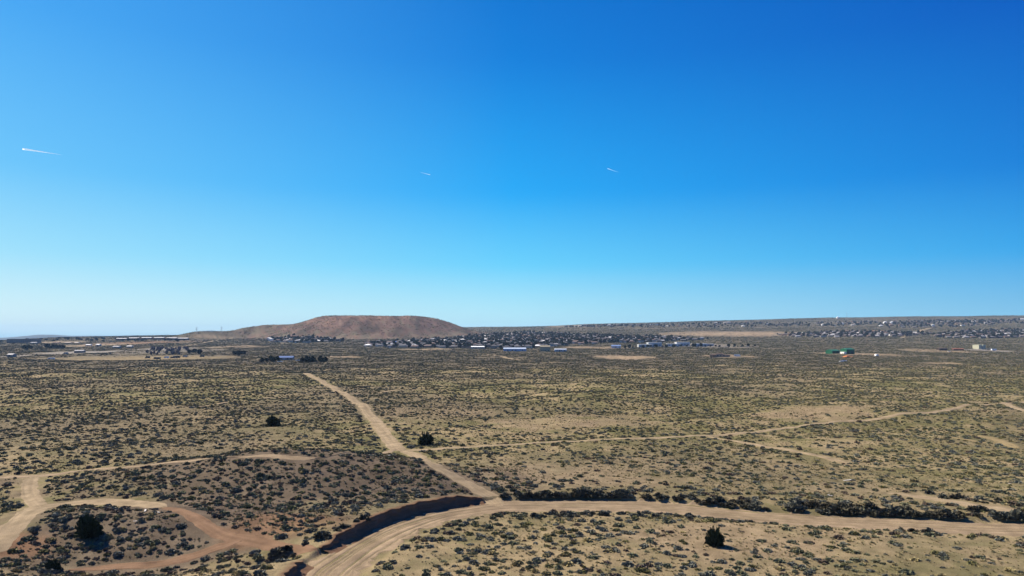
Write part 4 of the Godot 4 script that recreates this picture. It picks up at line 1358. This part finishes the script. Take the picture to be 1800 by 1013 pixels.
	for j in 11:
		for i in 12:
			var q := Vector2(lerpf(glo.x, ghi.x, (i + rng.randf()) / 12.0), lerpf(glo.y, ghi.y, (j + rng.randf()) / 11.0))
			if not Geometry2D.is_point_in_polygon(q, gp):
				continue
			count += 1
			o = thing("bare_tree", "%s leafless grey-violet tree, front to back, of the grove behind the sandy yard" % nth(count - 1), "tree", ground(q.x, q.y), rng.randf() * TAU, "leafless grove at left")
			o.scale = Vector3.ONE * rng.randf_range(4.5, 7.0)
			part("crown", bare[0], leafy(0.15, 0.13, 0.155), o)
			part("trunk", bare[1], bark, o)
	for i in SPOT.darkgrove.size():
		var p: Array = SPOT.darkgrove[i]
		o = thing("grove_tree", "%s dark tree of the dark clumps on the left flat" % nth(i), "tree", ground(p[0], p[1]), rng.randf() * TAU, "dark trees on the left flat")
		o.scale = Vector3.ONE * rng.randf_range(5.0, 8.0)
		part("crown", st[0], leafy(0.035, 0.038, 0.032), o)
		part("trunk", st[1], bark, o)
	for i in 48:
		var t := (i + rng.randf()) / 48.0
		var x := lerpf(SPOT.treeline[0][0], SPOT.treeline[1][0], t)
		var d := lerpf(SPOT.treeline[0][1], SPOT.treeline[1][1], t) + rng.randf_range(-60, 120)
		o = thing("horizon_tree", "%s small dark tree from left along the left horizon" % nth(i), "tree", ground(x, d), rng.randf() * TAU, "tree line on the left horizon")
		o.scale = Vector3(9, 1, 9) + Vector3(0, rng.randf_range(3.5, 6.5), 0)
		part("crown", st[0], leafy(0.035, 0.038, 0.035), o)
		part("trunk", st[1], bark, o)
	# masts
	for k in 2:
		o = thing("power_pylon", ["lattice power pylon on the small left hill, the left one", "lattice power pylon on the small left hill, the right one"][k], "pylon", at(["pylonA", "pylonB"][k]), 0.3, "pylons on the left hills")
		var s := Soup.new()
		for x in [-1.0, 1.0]:
			for z in [-1.0, 1.0]:
				s.tube(Vector3(x * 2.2, -1, z * 2.2), Vector3(x * 0.35, 22, z * 0.35), 0.18, 0.13, 4)
		for j in 7:
			var w0 := lerpf(2.2, 0.35, j / 7.3)
			var w1 := lerpf(2.2, 0.35, (j + 1) / 7.3)
			var y0 := 3.0 * j
			for z in [-1.0, 1.0]:
				s.tube(Vector3(-w0, y0, z * w0), Vector3(w1, y0 + 3, z * w1), 0.08, 0.08, 3)
				s.tube(Vector3(w0, y0, z * w0), Vector3(-w1, y0 + 3, z * w1), 0.08, 0.08, 3)
		part("lattice", s.mesh(), paint(0.3, 0.31, 0.33, 0.5), o)
		for y in [14.0, 17.5, 21.0]:
			part("crossarm", block(Vector3(-4.2, y, -0.16), Vector3(4.2, y + 0.35, 0.16)), paint(0.3, 0.31, 0.33, 0.5), o)
	o = thing("radio_mast", "thin radio mast on the far ridge right of centre", "mast", at("mast"))
	var ms := Soup.new()
	ms.tube(Vector3(0, -1, 0), Vector3(0, 36, 0), 0.7, 0.35, 6)
	part("pole", ms.mesh(), paint(0.25, 0.26, 0.28), o)
	part("antenna", block(Vector3(-1.1, 30, -0.5), Vector3(1.1, 32.5, 0.5)), paint(0.4, 0.4, 0.42), o)
	for k in 3:
		o = thing("water_tank", ["white water tank on the right ridge, the left of two", "white water tank on the right ridge, the right of two", "white tank on the skyline just left of the radio mast"][k], "tank", at(["tank1", "tank2", "whiteridge"][k]), 0.0, "white tanks on the far ridge")
		var s := Soup.new()
		s.tube(Vector3(0, -1, 0), Vector3(0, 8, 0), 8, 8, 20)
		s.tube(Vector3(0, 8, 0), Vector3(0, 10, 0), 8, 0.4, 20)
		part("tank_shell", s.mesh(), paint(0.8, 0.8, 0.78), o)
		part("ladder", block(Vector3(-0.4, -1, 8.01), Vector3(0.4, 8, 8.2)), paint(0.4, 0.4, 0.4), o)
	# weathered boards lying in the scrub
	var lie := ["weathered white board lying in brush under the crossroads, the left one", "weathered white board lying in brush under the crossroads, the right one", "white scrap lying above the long thicket at right", "white scrap lying in the brush near the right edge", "small white scrap lying left above the long thicket", "bleached plank lying by the rim of the hollow, the upper one", "bleached plank lying by the rim of the hollow, the lower one", "small white scrap on the slope of the hollow"]
	for i in SPOT.boards.size():
		var p: Array = SPOT.boards[i]
		o = thing("discarded_board", lie[i], "debris", ground(p[0], p[1], 0.12), rng.randf() * TAU, "scraps lying in the scrub")
		o.rotation.z = 0.12
		o.scale = Vector3.ONE * (0.6 if i > 2 else 0.9)
		part("plank", block(Vector3(-0.9, 0, -0.22), Vector3(0.9, 0.05, 0.0)), paint(0.5, 0.48, 0.45), o)
		part("plank", block(Vector3(-0.7, 0.0, 0.01), Vector3(0.8, 0.06, 0.2)), paint(0.55, 0.52, 0.48), o)


func make_far() -> void:
	# ranges beyond the plain, seen only over its left edge
	var specs := [["blue mountain range with one low peak beyond the left horizon", 9500.0, [[-7900, -25], [-6650, -25], [-6300, -2], [-6150, 14], [-5950, 15], [-5750, 2], [-5300, 0], [-4800, 6], [-4350, 12], [-3900, 10], [-3550, -15]]], ["pale far peak behind the power pylons", 10200.0, [[-5000, -30], [-4600, 20], [-4350, 68], [-4200, 76], [-4050, 66], [-3850, 25], [-3500, -30]]]]
	for s in specs:
		var pos := PackedVector3Array()
		var idx := PackedInt32Array()
		var prof: Array = s[2]
		var n := 120
		var m := 10
		for i in n + 1:
			var x := lerpf(prof[0][0], prof[-1][0], float(i) / n)
			var top := 0.0
			for k in prof.size() - 1:
				if x >= prof[k][0] and x <= prof[k + 1][0]:
					top = lerpf(prof[k][1], prof[k + 1][1], (x - prof[k][0]) / float(prof[k + 1][0] - prof[k][0]))
			top += 11.0 + 3.0 * n_huge.get_noise_2d(x * 1.5, s[1])
			for j in m + 1:
				var f := float(j) / m
				var y := lerpf(-220.0, top, sin(f * PI)) + 4.0 * n_big.get_noise_2d(x * 0.4, f * 900.0) * sin(f * PI)
				pos.append(Vector3(x, y, -s[1] + (f - 0.5) * -1300.0))
		for i in n:
			for j in m:
				var a := i * (m + 1) + j
				for v in [a, a + 1, a + m + 1, a + m + 1, a + 1, a + m + 2]:
					idx.append(v)
		var st := SurfaceTool.new()
		st.begin(Mesh.PRIMITIVE_TRIANGLES)
		for v in idx:
			st.add_vertex(pos[v])
		st.index()
		st.generate_normals()
		var o := MeshInstance3D.new()
		o.name = numbered("mountain_range")
		o.mesh = st.commit()
		o.material_override = paint(0.05, 0.055, 0.05, 0.95)
		add_child(o)
		meta(o, s[0], "mountains", "", "structure")
	# vapour trails: thin cones of ice cloud, wide at the head and thinning out along the tail
	var trails := [["short bright vapour trail high in the left sky", 26.0], ["tiny faint vapour trail in the middle of the sky", 8.0], ["tiny faint vapour trail right of the sky's middle", 8.0]]
	var ice := StandardMaterial3D.new()      # ice crystals let the light through
	ice.albedo_color = Color(0.97, 0.98, 1.0)
	ice.roughness = 1.0
	ice.metallic_specular = 0.0
	ice.backlight_enabled = true
	ice.backlight = Color(1, 1, 1)
	for k in 3:
		var t: Array = trails[k]
		var e: Array = SPOT.trails[k]
		var head := Vector3(e[0], e[1], e[2])
		var o := thing("contrail_cloud", t[0], "vapour trail", head, 0.0, "vapour trails in the sky")
		var s := Soup.new()
		var run := Vector3(e[3], e[4], e[5]) - head
		var last := Vector3.ZERO
		for i in 8:
			var f := (i + 1) / 8.0
			var q := run * f
			s.tube(last, q, t[1] * pow(1.0 - i / 8.0, 1.2), t[1] * pow(1.0 - f, 1.2) + 0.1, 6)
			last = q
		part("ice_cloud", s.mesh(), ice, o)


func _ready() -> void:
	rng.seed = 20240311
	n_huge = noise(1.0 / 1100.0, 11)
	n_big = noise(1.0 / 320.0, 12)
	n_mid = noise(1.0 / 48.0, 13)
	n_small = noise(1.0 / 7.0, 14, 2)
	n_fine = noise(1.0 / 1.7, 15, 2)
	n_patch = noise(1.0 / 17.0, 16)
	# camera, sky, sun, exposure
	var exposure := 2.0
	var cam := Camera3D.new()
	cam.name = "camera"
	add_child(cam)
	cam.fov = rad_to_deg(2.0 * atan(506.5 / 1285.0))
	cam.position = Vector3(0, EYE, 0)
	cam.rotation.x = atan(81.5 / 1285.0)
	cam.near = 1.0
	cam.far = 60000.0
	cam.current = true
	var env := Environment.new()
	env.background_mode = Environment.BG_SKY
	var pano := PanoramaSkyMaterial.new()
	pano.panorama = make_sky(exposure)
	var sky := Sky.new()
	sky.sky_material = pano
	env.sky = sky
	env.tonemap_mode = Environment.TONE_MAPPER_LINEAR
	env.tonemap_exposure = exposure
	env.sdfgi_enabled = true
	env.ssao_enabled = true
	env.ssil_enabled = true
	env.fog_enabled = true
	env.fog_density = 0.000045
	env.fog_light_color = Color(0.66, 0.83, 1.0)
	var we := WorldEnvironment.new()
	we.name = "world"
	we.environment = env
	add_child(we)
	var sun := DirectionalLight3D.new()
	sun.name = "sun"
	sun.light_energy = 1.6
	sun.light_color = Color(1.0, 0.945, 0.86)
	sun.light_angular_distance = 0.5
	sun.shadow_enabled = true
	add_child(sun)
	var az := deg_to_rad(SUN_AZ)
	var el := deg_to_rad(SUN_EL)
	var towards := Vector3(sin(az) * cos(el), sin(el), -cos(az) * cos(el))
	sun.look_at_from_position(Vector3.ZERO, -towards)
	# surfaces
	grain = noise_texture(512, 0.035, 3, 0.72, 1.0, 5)
	blotch = noise_texture(512, 0.02, 5, 0.8, 1.0, 5)
	relief = noise_texture(512, 0.05, 9, 0.0, 1.0, 5)
	mask.resize(MX * MD)
	var t0 := Time.get_ticks_msec()
	make_terrain()
	print("terrain ", Time.get_ticks_msec() - t0)
	make_roads()
	print("roads ", Time.get_ticks_msec() - t0)
	make_far()
	make_town()
	make_buildings()
	print("town ", Time.get_ticks_msec() - t0)
	make_thickets()
	make_junipers()
	make_scrub()
	print("scrub ", Time.get_ticks_msec() - t0)
